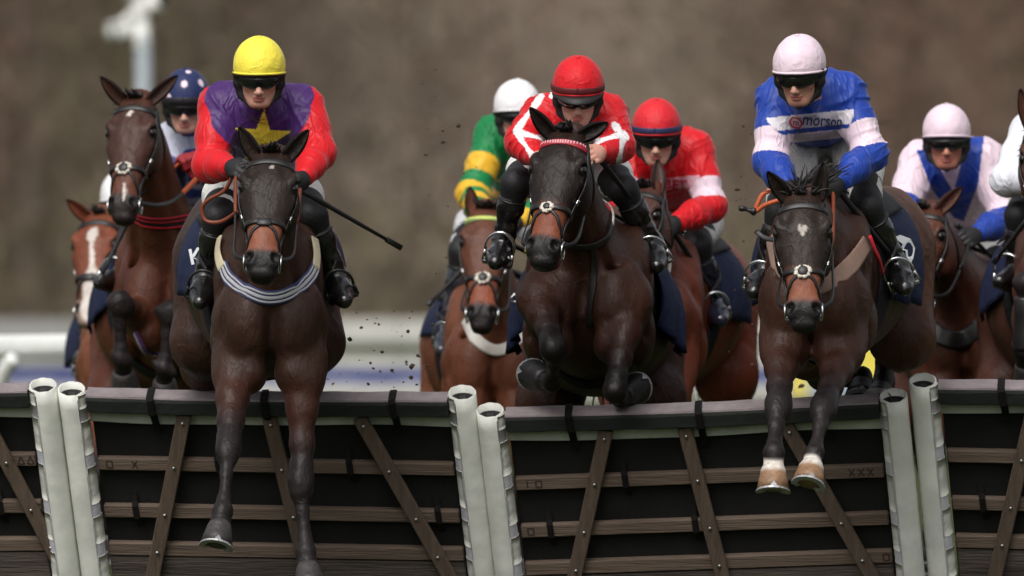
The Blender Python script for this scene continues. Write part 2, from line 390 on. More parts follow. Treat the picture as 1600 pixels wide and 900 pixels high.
def woodland():
    """bare winter wood across the back of the course: trunks, boughs and a haze of twigs, one mass"""
    r = np.random.default_rng(21); V = []; F = []; C = []; n = 0
    def cards(c, d, w, L, col):
        nonlocal n
        m = len(c); side = np.cross(d, r.normal(size=(m, 3))); side /= np.linalg.norm(side, axis=1)[:, None]
        q = np.stack([c-side*w[:, None]/2, c+side*w[:, None]/2, c+d*L[:, None]+side*w[:, None]*.2, c+d*L[:, None]-side*w[:, None]*.2], 1)
        V.append(q.reshape(-1, 3)); F.append(n+np.arange(4*m).reshape(m, 4)); C.append(np.repeat(col, 4, 0)); n += 4*m
    nT = 190
    tx = np.sort(r.uniform(-56, 56, nT)); ty = r.uniform(244, 284, nT); th = r.uniform(12, 18, nT)
    rust = np.array(lin(124, 101, 89)); grey = np.array(lin(122, 112, 98)); olive = np.array(lin(116, 110, 88)); dark = np.array(lin(106, 93, 84))
    for x, y, h in zip(tx, ty, th):
        f = r.uniform(); px = x/ (y+48)*S0*48 + 800
        if f < .40: tint = rust
        elif f < .72: tint = grey
        elif f < .82: tint = olive
        else: tint = dark
        if 800 < px < 900 and r.uniform() < .7: tint = np.array(lin(108, 114, 80))
        tint = tint*r.uniform(.94, 1.07)
        # trunk: two crossed tapering blades kept thick by a square section
        rad = r.uniform(.07, .15); k = 6; ang = np.arange(k)*2*math.pi/k; lean = r.normal(0, .03, 2)
        ring = np.stack([np.cos(ang), np.sin(ang), 0*ang], 1); vs = []
        for z, s in ((-.3, 1.2), (h*.35, .8), (h*.7, .45), (h*.98, .08)):
            vs.append(ring*rad*s+A(x+lean[0]*z, y+lean[1]*z, z))
        vs = np.vstack(vs); fs = []
        for a_ in range(3):
            for b_ in range(k): fs.append((a_*k+b_, a_*k+(b_+1) % k, (a_+1)*k+(b_+1) % k, (a_+1)*k+b_))
        V.append(vs); F.append(np.array(fs)+n); C.append(np.tile(tint*1.0, (len(vs), 1))); n += len(vs)
        # boughs and twigs through an uneven crown
        m = 900; z = h*r.beta(2.0, 1.5, m)*1.05; ph = r.uniform(0, 6.283, m); rr = r.uniform(.1, 1, m)*h*.24*np.sin(np.clip(z/h, .05, 1)*2.6+.25)
        c = np.stack([x+rr*np.cos(ph), y+rr*np.sin(ph), z], 1)
        d = np.stack([np.cos(ph)*.6, np.sin(ph)*.6, r.uniform(.2, 1.3, m)], 1)+r.normal(0, .35, (m, 3)); d /= np.linalg.norm(d, axis=1)[:, None]
        cards(c, d, r.uniform(.04, .13, m), r.uniform(.25, .9, m), tint*r.uniform(.88, 1.1, (m, 1)))
    # undergrowth
    m = 22000; c = np.stack([r.uniform(-56, 56, m), r.uniform(236, 280, m), r.uniform(0, 3.2, m)**1.0], 1); d = r.normal(0, .5, (m, 3)); d[:, 2] = np.abs(d[:, 2])+.3; d /= np.linalg.norm(d, axis=1)[:, None]
    cards(c, d, r.uniform(.05, .16, m), r.uniform(.3, .8, m), np.where(r.uniform(size=(m, 1)) < .5, grey, np.array(lin(108, 100, 78)))*r.uniform(.75, 1.2, (m, 1)))
    M = mat('bare_wood', attr=True, rough=1, spec=0)
    o = put('woodland', np.vstack(V), np.vstack(F), M, None, False, np.vstack(C))
    tag(o, 'bare brown winter woodland blurred behind the racecourse', 'woodland', kind='stuff')
woodland()

def board_fence():
    Yf = 90; s = scale_at(Yf); x0, x1 = -6.6, 6.6
    zz = lambda py: CAM_Z-(py-450)/s
    t = thing('white_fence', 'long low pale board fence far behind the horses', 'fence', (0, Yf, 0))
    step = 1.32; k = 0; x = x0
    while x < x1-.01:
        for (ya, yb, nm) in ((499, 536, 'board'), (556, 575, 'board')):
            b = MB(); b.box((x+step/2, Yf-.03, (zz(ya)+zz(yb))/2), (step/2-.006, 0, 0), (0, .02, 0), (0, 0, (zz(ya)-zz(yb))/2), .006); b.put(nm, M_WHITEF if x > -3.4 else M_FENCEG, t, False)
        b = MB(); b.box((x+.42, Yf+.05, zz(540)/2), (.105, 0, 0), (0, .05, 0), (0, 0, zz(540)/2), .008); b.put('post', M_WHITEF, t, False)
        x += step
    t2 = thing('blue_banner', 'blue advertising banner with pale shapes along the foot of white fence', 'banner', (0, Yf-.4, 0))
    b = MB(); b.box((0, Yf-.4, zz(598)/2+zz(577)/2), (6.6, 0, 0), (0, .015, 0), (0, 0, (zz(577)-zz(598))/2)); b.put('blue_band', M_BLUE, t2, False)
    b = MB(); b.box((0, Yf-.4, (zz(598)-.004)/2), (6.6, 0, 0), (0, .012, 0), (0, 0, (zz(598)-.006)/2)); b.put('lower_band', M_WHITEF, t2, False)
    for px in list(range(-60, 1700, 118)):
        c = P(px, 604, Yf-.42); b = MB(); a = np.linspace(0, 2*math.pi, 20, endpoint=False)
        v = [c+A(.33*math.cos(q), 0, .06*math.sin(q)) for q in a]; v2 = [p+A(0, .004, 0) for p in v]
        b.add(v+v2, [tuple(range(20))]+[(i, (i+1) % 20, 20+(i+1) % 20, 20+i) for i in range(20)]); b.put('emblem', M_WHITEF, t2, False)
board_fence()

def boards():
    Yb = 78; s = scale_at(Yb)
    def bd(px0, px1, py0, m, name, lab, cat, Yq):
        a = P(px0, py0, Yq); b_ = P(px1, py0, Yq); z = a[2]; t = thing(name, lab, cat, ((a[0]+b_[0])/2, Yq, 0))
        w = (b_[0]-a[0])/2
        q = MB(); q.box(((a[0]+b_[0])/2, Yq, z/2+.06), (w, 0, 0), (0, .02, 0), (0, 0, z/2-.06), .01); q.put('panel', m, t, False)
        for sx in (-1, 1):
            q = MB(); q.box(((a[0]+b_[0])/2+sx*w*.8, Yq+.06, z*.45), (.025, 0, 0), (0, .03, 0), (0, 0, z*.45)); q.put('leg', M_GREYM, t, False)
        return t
    bd(1236, 1438, 534, M_YEL, 'advertising_board', 'yellow advertising board seen blurred beneath the belly of the blue rider\'s horse', 'board', Yb)
    bd(1262, 1352, 584, M_PALEB, 'low_board', 'low pale blue board in front of the yellow board', 'board', Yb-2)
boards()

def running_rail():
    Yr = 15; t = thing('running_rail', 'white plastic running rail at far left behind the hurdles', 'rail', (*P(40, 700, Yr)[:2], 0))
    pts = [P(-700, 545, Yr+2), P(-200, 543, Yr+1), P(60, 540, Yr), P(300, 536, Yr-1), P(520, 533, Yr-2)]
    pts = crom(pts, 8); b = MB()
    # flattened oval rail: wide lit top, flat face
    V = []; F = []; n = 12
    for p in pts:
        for k in range(n):
            a = 2*math.pi*k/n; V.append(p+A(0, .050*math.cos(a), .060*math.copysign(abs(math.sin(a))**.7, math.sin(a))))
    for i in range(len(pts)-1):
        for k in range(n): F.append((i*n+k, i*n+(k+1) % n, (i+1)*n+(k+1) % n, (i+1)*n+k))
    b.add(V, F); b.put('rail', M_WHITEP, t)
    for px in (4, 560-90, -460):
        q = P(px, 560, Yr); q2 = P(px+18, 545, Yr)
        b = MB(); top = A(q2[0], Yr+.0, q2[2]-.05)
        b.tube(crom([top, top+A(-.05, .05, -.07), top+A(-.085, .12, -.2), top+A(-.09, .16, -.5), A(top[0]-.09, Yr+.18, -.1)], 5), .042, 10); b.put('post', M_WHITEP, t)
running_rail()

def cctv():
    Yc = 42; s = scale_at(Yc); t = thing('cctv_pole', 'grey pole with white surveillance cameras on top', 'cctv pole', (*P(224, 500, Yc)[:2], 0))
    b = MB(); p = P(224, 55, Yc); b.tube([A(p[0], Yc, 0), A(p[0], Yc, 1.5), A(p[0], Yc, p[2])], [.075, .07, .065], 14); b.put('pole', M_GREYM, t)
    b = MB(); c = P(222, 60, Yc); b.box(c, (.06, 0, 0), (0, .06, 0), (0, 0, .09), .015); b.put('bracket', M_CAMW, t)
    for (px, py, d, L) in ((205, 44, (-.9, -.45, -.22), .30), (232, 8, (.8, -.6, .25), .26)):
        c = P(px, py, Yc); d = nrm(d); up = nrm(np.cross(np.cross(d, A(0, 0, 1)), d)); sd = np.cross(d, up)
        b = MB(); b.box(c, d*L/2, sd*.06, up*.065, .02); h = b.put('camera_housing', M_CAMW, t)
        b = MB(); b.box(c+up*.075, d*(L/2+.03), sd*.068, up*.006, .003); b.put('sunshield', M_CAMW, h)
        b = MB(); b.tube([c+d*(L/2-.01), c+d*(L/2+.012)], [.045, .045], 12); b.put('lens', M_BLACK, h)
    b = MB(); c = P(183, 50, Yc); b.tube(crom([c+A(0, 0, .07), c+A(0, 0, .04), c, c-A(0, 0, .05), c-A(0, 0, .07)], 3), np.array([.03, .06, .075, .085, .09, .092, .092, .088, .08, .07, .05, .03, .01]), 14); b.put('dome_camera', M_CAMW, t)
    b = MB(); b.tube(crom([P(222, 30, Yc), P(205, 20, Yc), P(186, 36, Yc)], 5), .018, 8); b.put('arm', M_CAMW, t)
    b = MB(); b.tube([P(224, 52, Yc), P(228, 12, Yc)], .03, 8); b.put('mast', M_CAMW, t)
cctv()

# ------------------------------------------------------------------ hurdles
M_BRUSH = mat('hurdle_board', lin(27, 27, 26), rough=.85, spec=.2, noise=(6, .75, 1.25), bump=((70, .3, 4),), stretch=(1, 1, 1))
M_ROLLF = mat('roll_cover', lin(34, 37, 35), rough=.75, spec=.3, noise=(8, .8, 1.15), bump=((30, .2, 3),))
M_ROLLT = mat('roll_top_lit', lin(132, 122, 124), rough=.75, noise=(14, .7, 1.12), bump=((40, .2, 3),))  # roll's up-facing side: skylight on it is put into the paler colour
M_STRIP = mat('pale_strip', lin(176, 182, 170), rough=.7, noise=(10, .72, 1.08), bump=((30, .25, 3),))
M_TIMBER = mat('timber', lin(104, 90, 79), rough=.8, spec=.2, noise=(5, .68, 1.18), bump=((20, .35, 5),), stretch=(.35, 2.2, 9))
M_TIMBERV = mat('timber_upright', lin(92, 79, 68), rough=.8, spec=.2, noise=(5, .68, 1.18), bump=((20, .35, 5),), stretch=(9, 2.2, .5))
M_TIMBERG = mat('timber_board', lin(86, 78, 72), rough=.85, spec=.2, noise=(4, .5, 1.25), bump=((20, .5, 5),), stretch=(.35, 2.2, 9))
M_PVC = mat('post_sleeve', lin(222, 223, 215), rough=.45, noise=(5, .74, 1.06), bump=((7, .16, 3), (60, .05, 2)))
M_FLAP = mat('sleeve_flap', lin(212, 213, 204), rough=.5, noise=(9, .82, 1.05), bump=((24, .25, 2),))
M_LAV = mat('velcro_strip', lin(192, 190, 197), rough=.9, noise=(20, .85, 1.1), bump=((120, .4, 2),))
M_CORE = mat('foam_core', lin(24, 24, 24), rough=.8, bump=((60, .3, 2),))
M_STRAP = mat('strap', lin(15, 13, 13), rough=.8, spec=.2, bump=((90, .3, 2),))
M_BOLT = mat('bolt', (.5, .5, .5), rough=.35, metal=1.0)
M_BURN = mat('burn_mark', lin(52, 40, 33), rough=.9)
LEAN = nrm(A(.112, .40, -1.0))                   # downwards along a hurdle: tops lean towards the camera
def hurdle(pl, pr, Yl, Yr, label, braces, straps_top, straps_rail, marks=(), posts=((0, 1), (1, -1)), phs=(0, 0)):
    """pl, pr: photo pixel of the roll's upper back edge at each end"""
    TL, TR = P(*pl, Yl), P(*pr, Yr); e = nrm(TR-TL); Wd = np.linalg.norm(TR-TL)
    dn = nrm(LEAN-e*(LEAN@e)*.0); n = nrm(np.cross(dn, e)); n = -n if n[1] > 0 else n      # n faces the camera and the ground
    t = thing('hurdle', label, 'hurdle', (*(TL+TR)[:2]/2, 0), 'hurdles in a row across the course')
    at = lambda s, h, o=0.0: TL+e*s+dn*h+n*o
    R1 = .10                                     # roll depth; top face first
    sag = lambda s: .006*math.sin(s*3+pl[0])
    b = MB(); m = 14
    for k in range(m):
        s0, s1 = Wd*k/m, Wd*(k+1)/m
        pass
    # padded roll: rounded section swept along the hurdle with a little sag
    prof = [(.002, .004), (.0, .02), (-.002, .09), (.006, .100), (.016, .104), (.066, .102), (.072, .094), (.072, .0), (.01, .0)]
    V = []; F = []; k = len(prof); m = 28
    for i in range(m+1):
        s = Wd*i/m
        for (h, o) in prof: V.append(at(s, h+sag(s)+.0016*math.sin(s*23+o*60), o))
    topF = []; 
    for i in range(m):
        for j in range(k): (topF if j in (0, 1) else F).append((i*k+j, i*k+(j+1) % k, (i+1)*k+(j+1) % k, (i+1)*k+j))
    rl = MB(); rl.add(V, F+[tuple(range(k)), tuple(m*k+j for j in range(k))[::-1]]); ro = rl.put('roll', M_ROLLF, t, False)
    tv = MB(); V2 = []
    for i in range(m+1):
        s = Wd*i/m
        for (h, o) in ((-.004, .002), (-.0045, .05), (-.004, .096)): V2.append(at(s, h+sag(s)+.0016*math.sin(s*23+o*60), o))
        for (h, o) in ((.0035, .099), (.004, .003)): V2.append(at(s, h+sag(s), o))
    F2 = []
    for i in range(m):
        for j in range(5): F2.append((i*5+j, i*5+(j+1) % 5, (i+1)*5+(j+1) % 5, (i+1)*5+j))
    tv.add(V2, F2); tv.put('lit_top', M_ROLLT, ro, False)  # thin sheet over the roll, its colour brightened as if sky-lit
    # pale strip under the roll
    V = []; F = []; m = 24
    for i in range(m+1):
        s = Wd*i/m; w = .056+.004*math.sin(s*5+pl[0])
        for (h, o) in ((.078, .030), (.078, .036), (.078+w, .038+.006*math.sin(s*9)), (.078+w, .030)): V.append(at(s, h+sag(s), o))
    for i in range(m):
        for j in range(4): F.append((i*4+j, i*4+(j+1) % 4, (i+1)*4+(j+1) % 4, (i+1)*4+j))
    q = MB(); q.add(V, F+[(0, 1, 2, 3), (m*4+3, m*4+2, m*4+1, m*4)]); q.put('pale_strip', M_STRIP, t, False)
    # dark boards between the rails, each its own sheet
    for (h0, h1) in ((.074, .318), (.322, .53), (.534, .71), (.714, 1.02)):
        q = MB(); q.box(at(Wd/2, (h0+h1)/2, .0), e*(Wd/2-.004), dn*(h1-h0)/2, n*.014, .004); q.put('board', M_BRUSH, t, False)
    rails = ((.295, .350), (.509, .564), (.679, .736))
    for (h0, h1) in rails:
        q = MB(); q.box(at(Wd/2, (h0+h1)/2, .034), e*(Wd/2-.01), dn*(h1-h0)/2, n*.018, .004); q.put('rail', M_TIMBER, t, False)
    q = MB(); q.box(at(Wd/2, .84, .030), e*(Wd/2-.01), dn*.096, n*.016, .004); q.put('ground_board', M_TIMBERG, t, False)
    for (sa, sb) in braces:                      # fractions of the width at the top and at the foot
        a_, b_ = at(Wd*sa, .085, .068), at(Wd*sb, .93, .068); d = nrm(b_-a_); sd = nrm(np.cross(d, n)); L = np.linalg.norm(b_-a_)
        q = MB(); q.box((a_+b_)/2, d*L/2, sd*.030, n*.013, .004); br = q.put('brace', M_TIMBERV, t, False)
        for h in (.12, .322, .536, .707):
            f = (h-.085)/(.93-.085); c = a_+(b_-a_)*f+n*.013
            q = MB(); q.tube([c, c+n*.006, c+n*.009], [.0075, .0075, .005], 8); q.put('bolt', M_BOLT, br)
    for f in straps_top:
        s = Wd*f; pr_ = [(.03, -.006), (-.004, -.004), (-.009, .04), (-.007, .104), (.004, .112), (.068, .110), (.078, .085), (.14, .048), (.165, .044)]
        pts = [at(s+(.012*i/8), h+sag(s), o) for i, (h, o) in enumerate(pr_)]
        N = [dn*0+(-dn if i in (1, 2) else n) for i in range(len(pr_))]
        q = MB(); q.ribbon(pts, N, .030, .005); q.put('strap', M_STRAP, t, False)
    for (f, ri) in straps_rail:
        h0, h1 = rails[ri]; s = Wd*f; pts = [at(s-.004, h0-.05, .016), at(s-.003, h0-.012, .03), at(s, h0, .056), at(s+.002, h1, .056), at(s+.006, h1+.012, .03), at(s+.008, h1+.05, .016)]
        q = MB(); q.ribbon(pts, [n]*6, .026, .004); q.put('strap', M_STRAP, t, False)
    for (f, ri, txt) in marks:                   # marks burnt into the rails
        h0, h1 = rails[ri]; c = at(Wd*f, (h0+h1)/2, .0528); hgt = .034; x = 0
        def stroke(p, r_):
            p, r_ = np.array(p), np.array(r_); d = r_-p; d = d/np.linalg.norm(d); pd = np.array([-d[1], d[0]])*.0035
            W_ = lambda z: c+e*z[0]-dn*z[1]
            q.add([W_(p-pd), W_(r_-pd), W_(r_+pd), W_(p+pd)], [(0, 1, 2, 3)])
        for ch in txt:
            g_ = {'X': [((0, -.5), (.7, .5)), ((.7, -.5), (0, .5))], 'A': [((0, -.5), (.4, .5)), ((.4, .5), (.8, -.5)), ((0, -.5), (.8, -.5))],
                  'O': [((0, -.45), (.7, -.45)), ((.7, -.45), (.7, .4)), ((.7, .4), (0, .4)), ((0, .4), (0, -.45))],
                  'I': [((.1, -.5), (.1, .5))], '1': [((.1, -.5), (.1, .5))]}[ch]
            q = MB()
            for p, r_ in g_: stroke((x+p[0]*hgt, p[1]*hgt), (x+r_[0]*hgt, r_[1]*hgt))
            x += hgt*(1.15 if ch != 'I' else .5); q.put('burnt_mark', M_BURN, t, False)
    # padded end posts
    for (end, side), ph in zip(posts, phs):
        r0 = .057; s = (-.062 if end == 0 else Wd+.062); top = at(s, -.018-ph, .055); L = 1.11+ph
        u = e; v = n                             # section frame: u along the hurdle, v towards the camera
        ang = np.arange(24)*2*math.pi/24
        def ring(h, r): return [top+dn*h+(u*math.cos(a)+v*math.sin(a))*r for a in ang]
        q = MB(); hs = np.linspace(0, L, 16); V = []
        for i, h in enumerate(hs): V += ring(h, r0+.0006*math.sin(h*31+end))
        # cut edge is a little frayed
        for i in range(24): V[i] = V[i]+dn*(.0015*math.sin(i*2.1+pl[0])+.010*math.cos(ang[i]-math.pi/2))
        inn = ring(.0, r0-.007)
        for i in range(24): inn[i] = inn[i]+dn*(.0015*math.sin(i*2.1+pl[0])+.010*math.cos(ang[i]-math.pi/2))
        V += inn+ring(.05, r0-.008)
        F = []
        for i in range(len(hs)-1):
            for k in range(24): F.append((i*24+k, (i+1)*24+k, (i+1)*24+(k+1) % 24, i*24+(k+1) % 24))
        o_ = len(hs)*24
        for k in range(24):
            F.append((k, (k+1) % 24, o_+(k+1) % 24, o_+k)); F.append((o_+k, o_+(k+1) % 24, o_+24+(k+1) % 24, o_+24+k))
        q.add(V, F); po = q.put('post', M_PVC, t)
        q = MB(); V = ring(.022, r0-.009)+ring(.016, r0-.026)+ring(.07, r0-.028)
        F = [(i*24+k, i*24+(k+1) % 24, (i+1)*24+(k+1) % 24, (i+1)*24+k) for i in range(2) for k in range(24)]
        q.add(V, F+[tuple(48+k for k in range(24))]); q.put('foam_core', M_CORE, po)
        q = MB(); q.box(top+dn*.04, u*.016, v*.014, dn*.022, .003); q.put('stake_end', M_BLACK, po, False)
        # lavender hook strip with pale flaps fastened over it
        base = math.pi/2+(-1 if side > 0 else 1)*math.radians(48)
        def patch(h0, h1, a0, a1, r, name, m_, nh=5):
            q = MB(); V = []; na = 7
            for i in range(nh):
                for j in range(na):
                    a = a0+(a1-a0)*j/(na-1); lift = .002*(j/(na-1))**3*math.sin(i*1.7+h0*40)
                    V.append(top+dn*(h0+(h1-h0)*i/(nh-1))+(u*math.cos(a)+v*math.sin(a))*(r+abs(lift)))
            k = len(V)
            for p_ in list(V): V.append(p_)
            for i in range(nh):
                for j in range(na):
                    a = a0+(a1-a0)*j/(na-1); V[k+i*na+j] = V[i*na+j]-(u*math.cos(a)+v*math.sin(a))*.0026
            F = [(i*na+j, i*na+j+1, (i+1)*na+j+1, (i+1)*na+j) for i in range(nh-1) for j in range(na-1)]
            F += [tuple(k+x for x in f[::-1]) for f in F[:]]
            rim = [j for j in range(na)]+[i*na+na-1 for i in range(1, nh)]+[(nh-1)*na+j for j in range(na-2, -1, -1)]+[i*na for i in range(nh-2, 0, -1)]
            F += [(rim[i], rim[(i+1) % len(rim)], k+rim[(i+1) % len(rim)], k+rim[i]) for i in range(len(rim))]
            q.add(V, F); return q.put(name, m_, po)
        sg = -1 if side > 0 else 1
        patch(.03, L-.01, base-sg*.36, base+sg*.55, r0+.0016, 'hook_strip', M_LAV, 9)
        h = .012
        for i, ln in enumerate((.06, .15, .165, .12, .13, .13, .13)):
            if h+ln > L: break
            w_ = .02*math.sin(i*2.3+pl[0]); patch(h, h+ln, base-sg*(.30+w_), base+sg*1.0, r0+.0042, 'flap', M_FLAP); h += ln+.058
    return t
HURDLE_Y = lambda px: .45-.22*(px-60)/400*.42
hurdle((-522, 601), (47, 600), .55, .42, 'hurdle at far left, mostly cut off by the edge of the picture', ((.62, .44), (.86, 1.06)), (.22, .7), ((.3, 0), (.88, 1)), ((.965-.02, 0, 'AA'), (.955, 1, 'OO')), phs=(.0, .0))
hurdle((138, 606), (702, 615), .40, .27, 'hurdle under the yellow-capped rider\'s horse, three splayed wooden braces on its face', ((.265, .10), (.50, .565), (.75, .985)), (.175, .49, .845), ((.34, 0), (.705, 0), (.095, 1), (.935, 1)), ((.03, 0, 'O'), (.10, 0, 'X')), phs=(0, .012))
hurdle((791, 638), (1374, 617), .25, .12, 'hurdle between the two right-hand post pairs, under red and blue riders', ((.265, .10), (.475, .55), (.745, .975)), (.168, .515, .84), ((.30, 0), (.085, 1), (.475, 1)), ((.035, 0, '1O'), (.90, 0, 'XXX'), (.025, 1, 'O'), (.97, 2, 'O')), phs=(.0, .0))
hurdle((1467, 593), (2042, 606), .10, -.03, 'hurdle cut off by the right edge of the picture', ((.255, .09), (.5, .56), (.75, .98)), (.17, .5), ((.09, 1),), phs=(.0, .0))
# ------------------------------------------------------------------ horses
HEAD_ST = np.array([  # t, cu, cv, half width, towards forehead, towards jaw   (fractions of head length .62)
    (-.02, 0, -.030, .068, .040, .080), (.08, 0, -.020, .082, .056, .110), (.18, 0, -.010, .096, .070, .150), (.28, 0, -.002, .104, .072, .178),
    (.38, 0, .0, .102, .066, .180), (.48, 0, .0, .090, .060, .155), (.58, 0, .0, .076, .056, .115), (.70, 0, .0, .063, .052, .085),
    (.80, 0, -.002, .058, .048, .072), (.90, 0, -.006, .060, .046, .068), (.97, 0, -.012, .052, .038, .058)])
class Horse: pass
M_SHOE = mat('shoe_metal', (.42, .42, .43), rough=.5, metal=.6, noise=(60, .6, 1.2))
def leg_front(f, p, sc=1.0):
    E, K, Fk, Hf = p
    m1 = E+(K-E)*.32; ax = nrm(K-E); cx = nrm(Fk-K)
    f.chain([E-ax*.06, m1, E+(K-E)*.62, E+(K-E)*.86, K], [.080*sc, .063*sc, .046*sc, .042*sc, .045*sc], .03)
    side = nrm(np.cross(ax, A(0, 1, .2))); fr = np.array([side, nrm(np.cross(ax, side)), ax]); fc = np.array([side, nrm(np.cross(cx, side)), cx])
    f.ell(m1+side*.026-ax*.05, (.036*sc, .050*sc, .105*sc), fr, .012)
    f.ell(m1-side*.028-ax*.04, (.036*sc, .050*sc, .100*sc), fr, .012)
    f.ell(K-ax*.014, (.050*sc, .047*sc, .044*sc), fr, .022)
    f.ell(K+cx*.028, (.046*sc, .043*sc, .044*sc), fc, .022)
    f.chain([K+cx*.045, K+(Fk-K)*.42, K+(Fk-K)*.80], [.036*sc, .027*sc, .028*sc], .02)
    bk = nrm(A(0, 1, 0)-cx*cx[1])
    f.cone(K+(Fk-K)*.18+bk*.026, K+(Fk-K)*.9+bk*.026, .018*sc, .020*sc, .012)      # tendons
    f.cone(K+(Fk-K)*.84, Fk, .029*sc, .036*sc, .02); f.ell(Fk, (.0385*sc, .040*sc, .040*sc), fc, .016); f.ell(Fk+bk*.022+cx*.008, (.028*sc, .024*sc, .026*sc), fc, .014)
    f.cone(Fk, Fk+(Hf-Fk)*.55, .034*sc, .038*sc, .02); f.cone(Fk+(Hf-Fk)*.5, Fk+(Hf-Fk)*.62, .040*sc, .045*sc, .015)
def leg_hind(f, p, sc=1.0):
    Hp, St, Hk, Fk, Hf = p
    f.cone(Hp, St, .19*sc, .13*sc, .09); m = St+(Hk-St)*.45
    f.chain([St, m, St+(Hk-St)*.85, Hk], [.13*sc, .092*sc, .050*sc, .055*sc], .06)
    f.chain([Hk, Hk+(Fk-Hk)*.2, Hk+(Fk-Hk)*.6, Fk], [.055*sc, .044*sc, .036*sc, .045*sc], .025)
    f.cone(Fk, Fk+(Hf-Fk)*.62, .042*sc, .045*sc, .02)
def make_hoof(F, H, parent, colr, white, toe=None):
    """tapered horn wall with a coronet at the top and a steel shoe under it"""
    ax = nrm(H-F); top = F+(H-F)*.55; L = .092
    fw = toe if toe is not None else A(0, -1, -.2); fw = nrm(fw-ax*(fw@ax)); sd = np.cross(ax, fw)
    q = MB(); V = []; n = 20; C = []
    for i, (h, r, lift) in enumerate(((-.022, .040, 0), (0, .050, 0), (.02, .0535, 0), (.05, .059, .008), (L, .066, .022))):
        for k in range(n):
            a = 2*math.pi*k/n; c, s_ = math.cos(a), math.sin(a)
            p = top+ax*(h*(1 if c > -.3 else .86))+fw*(c*r*(1.08 if c > 0 else .86)+lift)+sd*s_*r; V.append(p)
            C.append(white if (white is not None and i < 2) else (np.array(colr)*(1.15-.12*i)))
    F_ = [(i*n+k, i*n+(k+1) % n, (i+1)*n+(k+1) % n, (i+1)*n+k) for i in range(4) for k in range(n)]+[tuple(range(n))[::-1], tuple(4*n+k for k in range(n))]
    q.add(V, F_); o = q.put('hoof', M_HOOF, parent, True, np.array(C))
    q = MB(); V = []; m = 17
    for k in range(m):
        a = -2.5+5.0*k/(m-1); c, s_ = math.cos(a), math.sin(a)
        for (r, h) in ((.068, L+.001), (.069, L+.009), (.046, L+.009), (.046, L+.001)):
            V.append(top+ax*(h*(1 if c > -.3 else .88))+fw*(c*r*(1.08 if c > 0 else .86)+.023)+sd*s_*r)
    F_ = [(i*4+j, i*4+(j+1) % 4, (i+1)*4+(j+1) % 4, (i+1)*4+j) for i in range(m-1) for j in range(4)]+[(0, 1, 2, 3), ((m-1)*4+3, (m-1)*4+2, (m-1)*4+1, (m-1)*4)]
    q.add(V, F_); c0 = top+ax*L+fw*.093; q.add([c0+sd*.014, c0-sd*.014, c0-ax*.024-fw*.010], [(0, 1, 2)])
    q.put('shoe', M_SHOE, o, False)
def ear_geo(base, tip, nface, w=.042):
    """cupped leaf, open towards nface; quads with thickness"""
    d = tip-base; L = np.linalg.norm(d); d = d/L; nf = nrm(nface-d*(nface@d)); sd = np.cross(d, nf); V = []; F = []; n = 11; m = 9
    for i in range(m):
        t = i/(m-1); wd = w*(.62+.95*t*(1.15-t)*2.0)*max(0.0, 1-t**3.2)**.8+.0015; dep = .9*wd*(1-.35*t)
        for j in range(n):
            a = -2.25+4.5*j/(n-1)
            V.append(base+d*L*t+sd*wd*math.sin(a)*(1.0 if abs(a) < 1.57 else .55+.45*abs(math.sin(a)))-nf*dep*math.cos(a)*.8+nf*.25*wd)
    V = np.array(V); idx = np.arange(m*n).reshape(m, n)
    F = np.stack([idx[:-1, :-1], idx[:-1, 1:], idx[1:, 1:], idx[1:, :-1]], -1).reshape(-1, 4)
    N = vnormals(V, F); c = base+d*L*.4
    V2 = np.vstack([V+N*.004, V-N*.004]); F2 = np.vstack([F, F[:, ::-1]+m*n])
    rim = np.concatenate([idx[:, 0], idx[-1, 1:], idx[-2::-1, -1], idx[0, -2:0:-1]])
    R = np.stack([rim, np.roll(rim, -1), np.roll(rim, -1)+m*n, rim+m*n], 1)
    inner = np.concatenate([np.zeros(m*n), np.ones(m*n)])
    return V2, np.vstack([F2, R[:, ::-1]]), inner
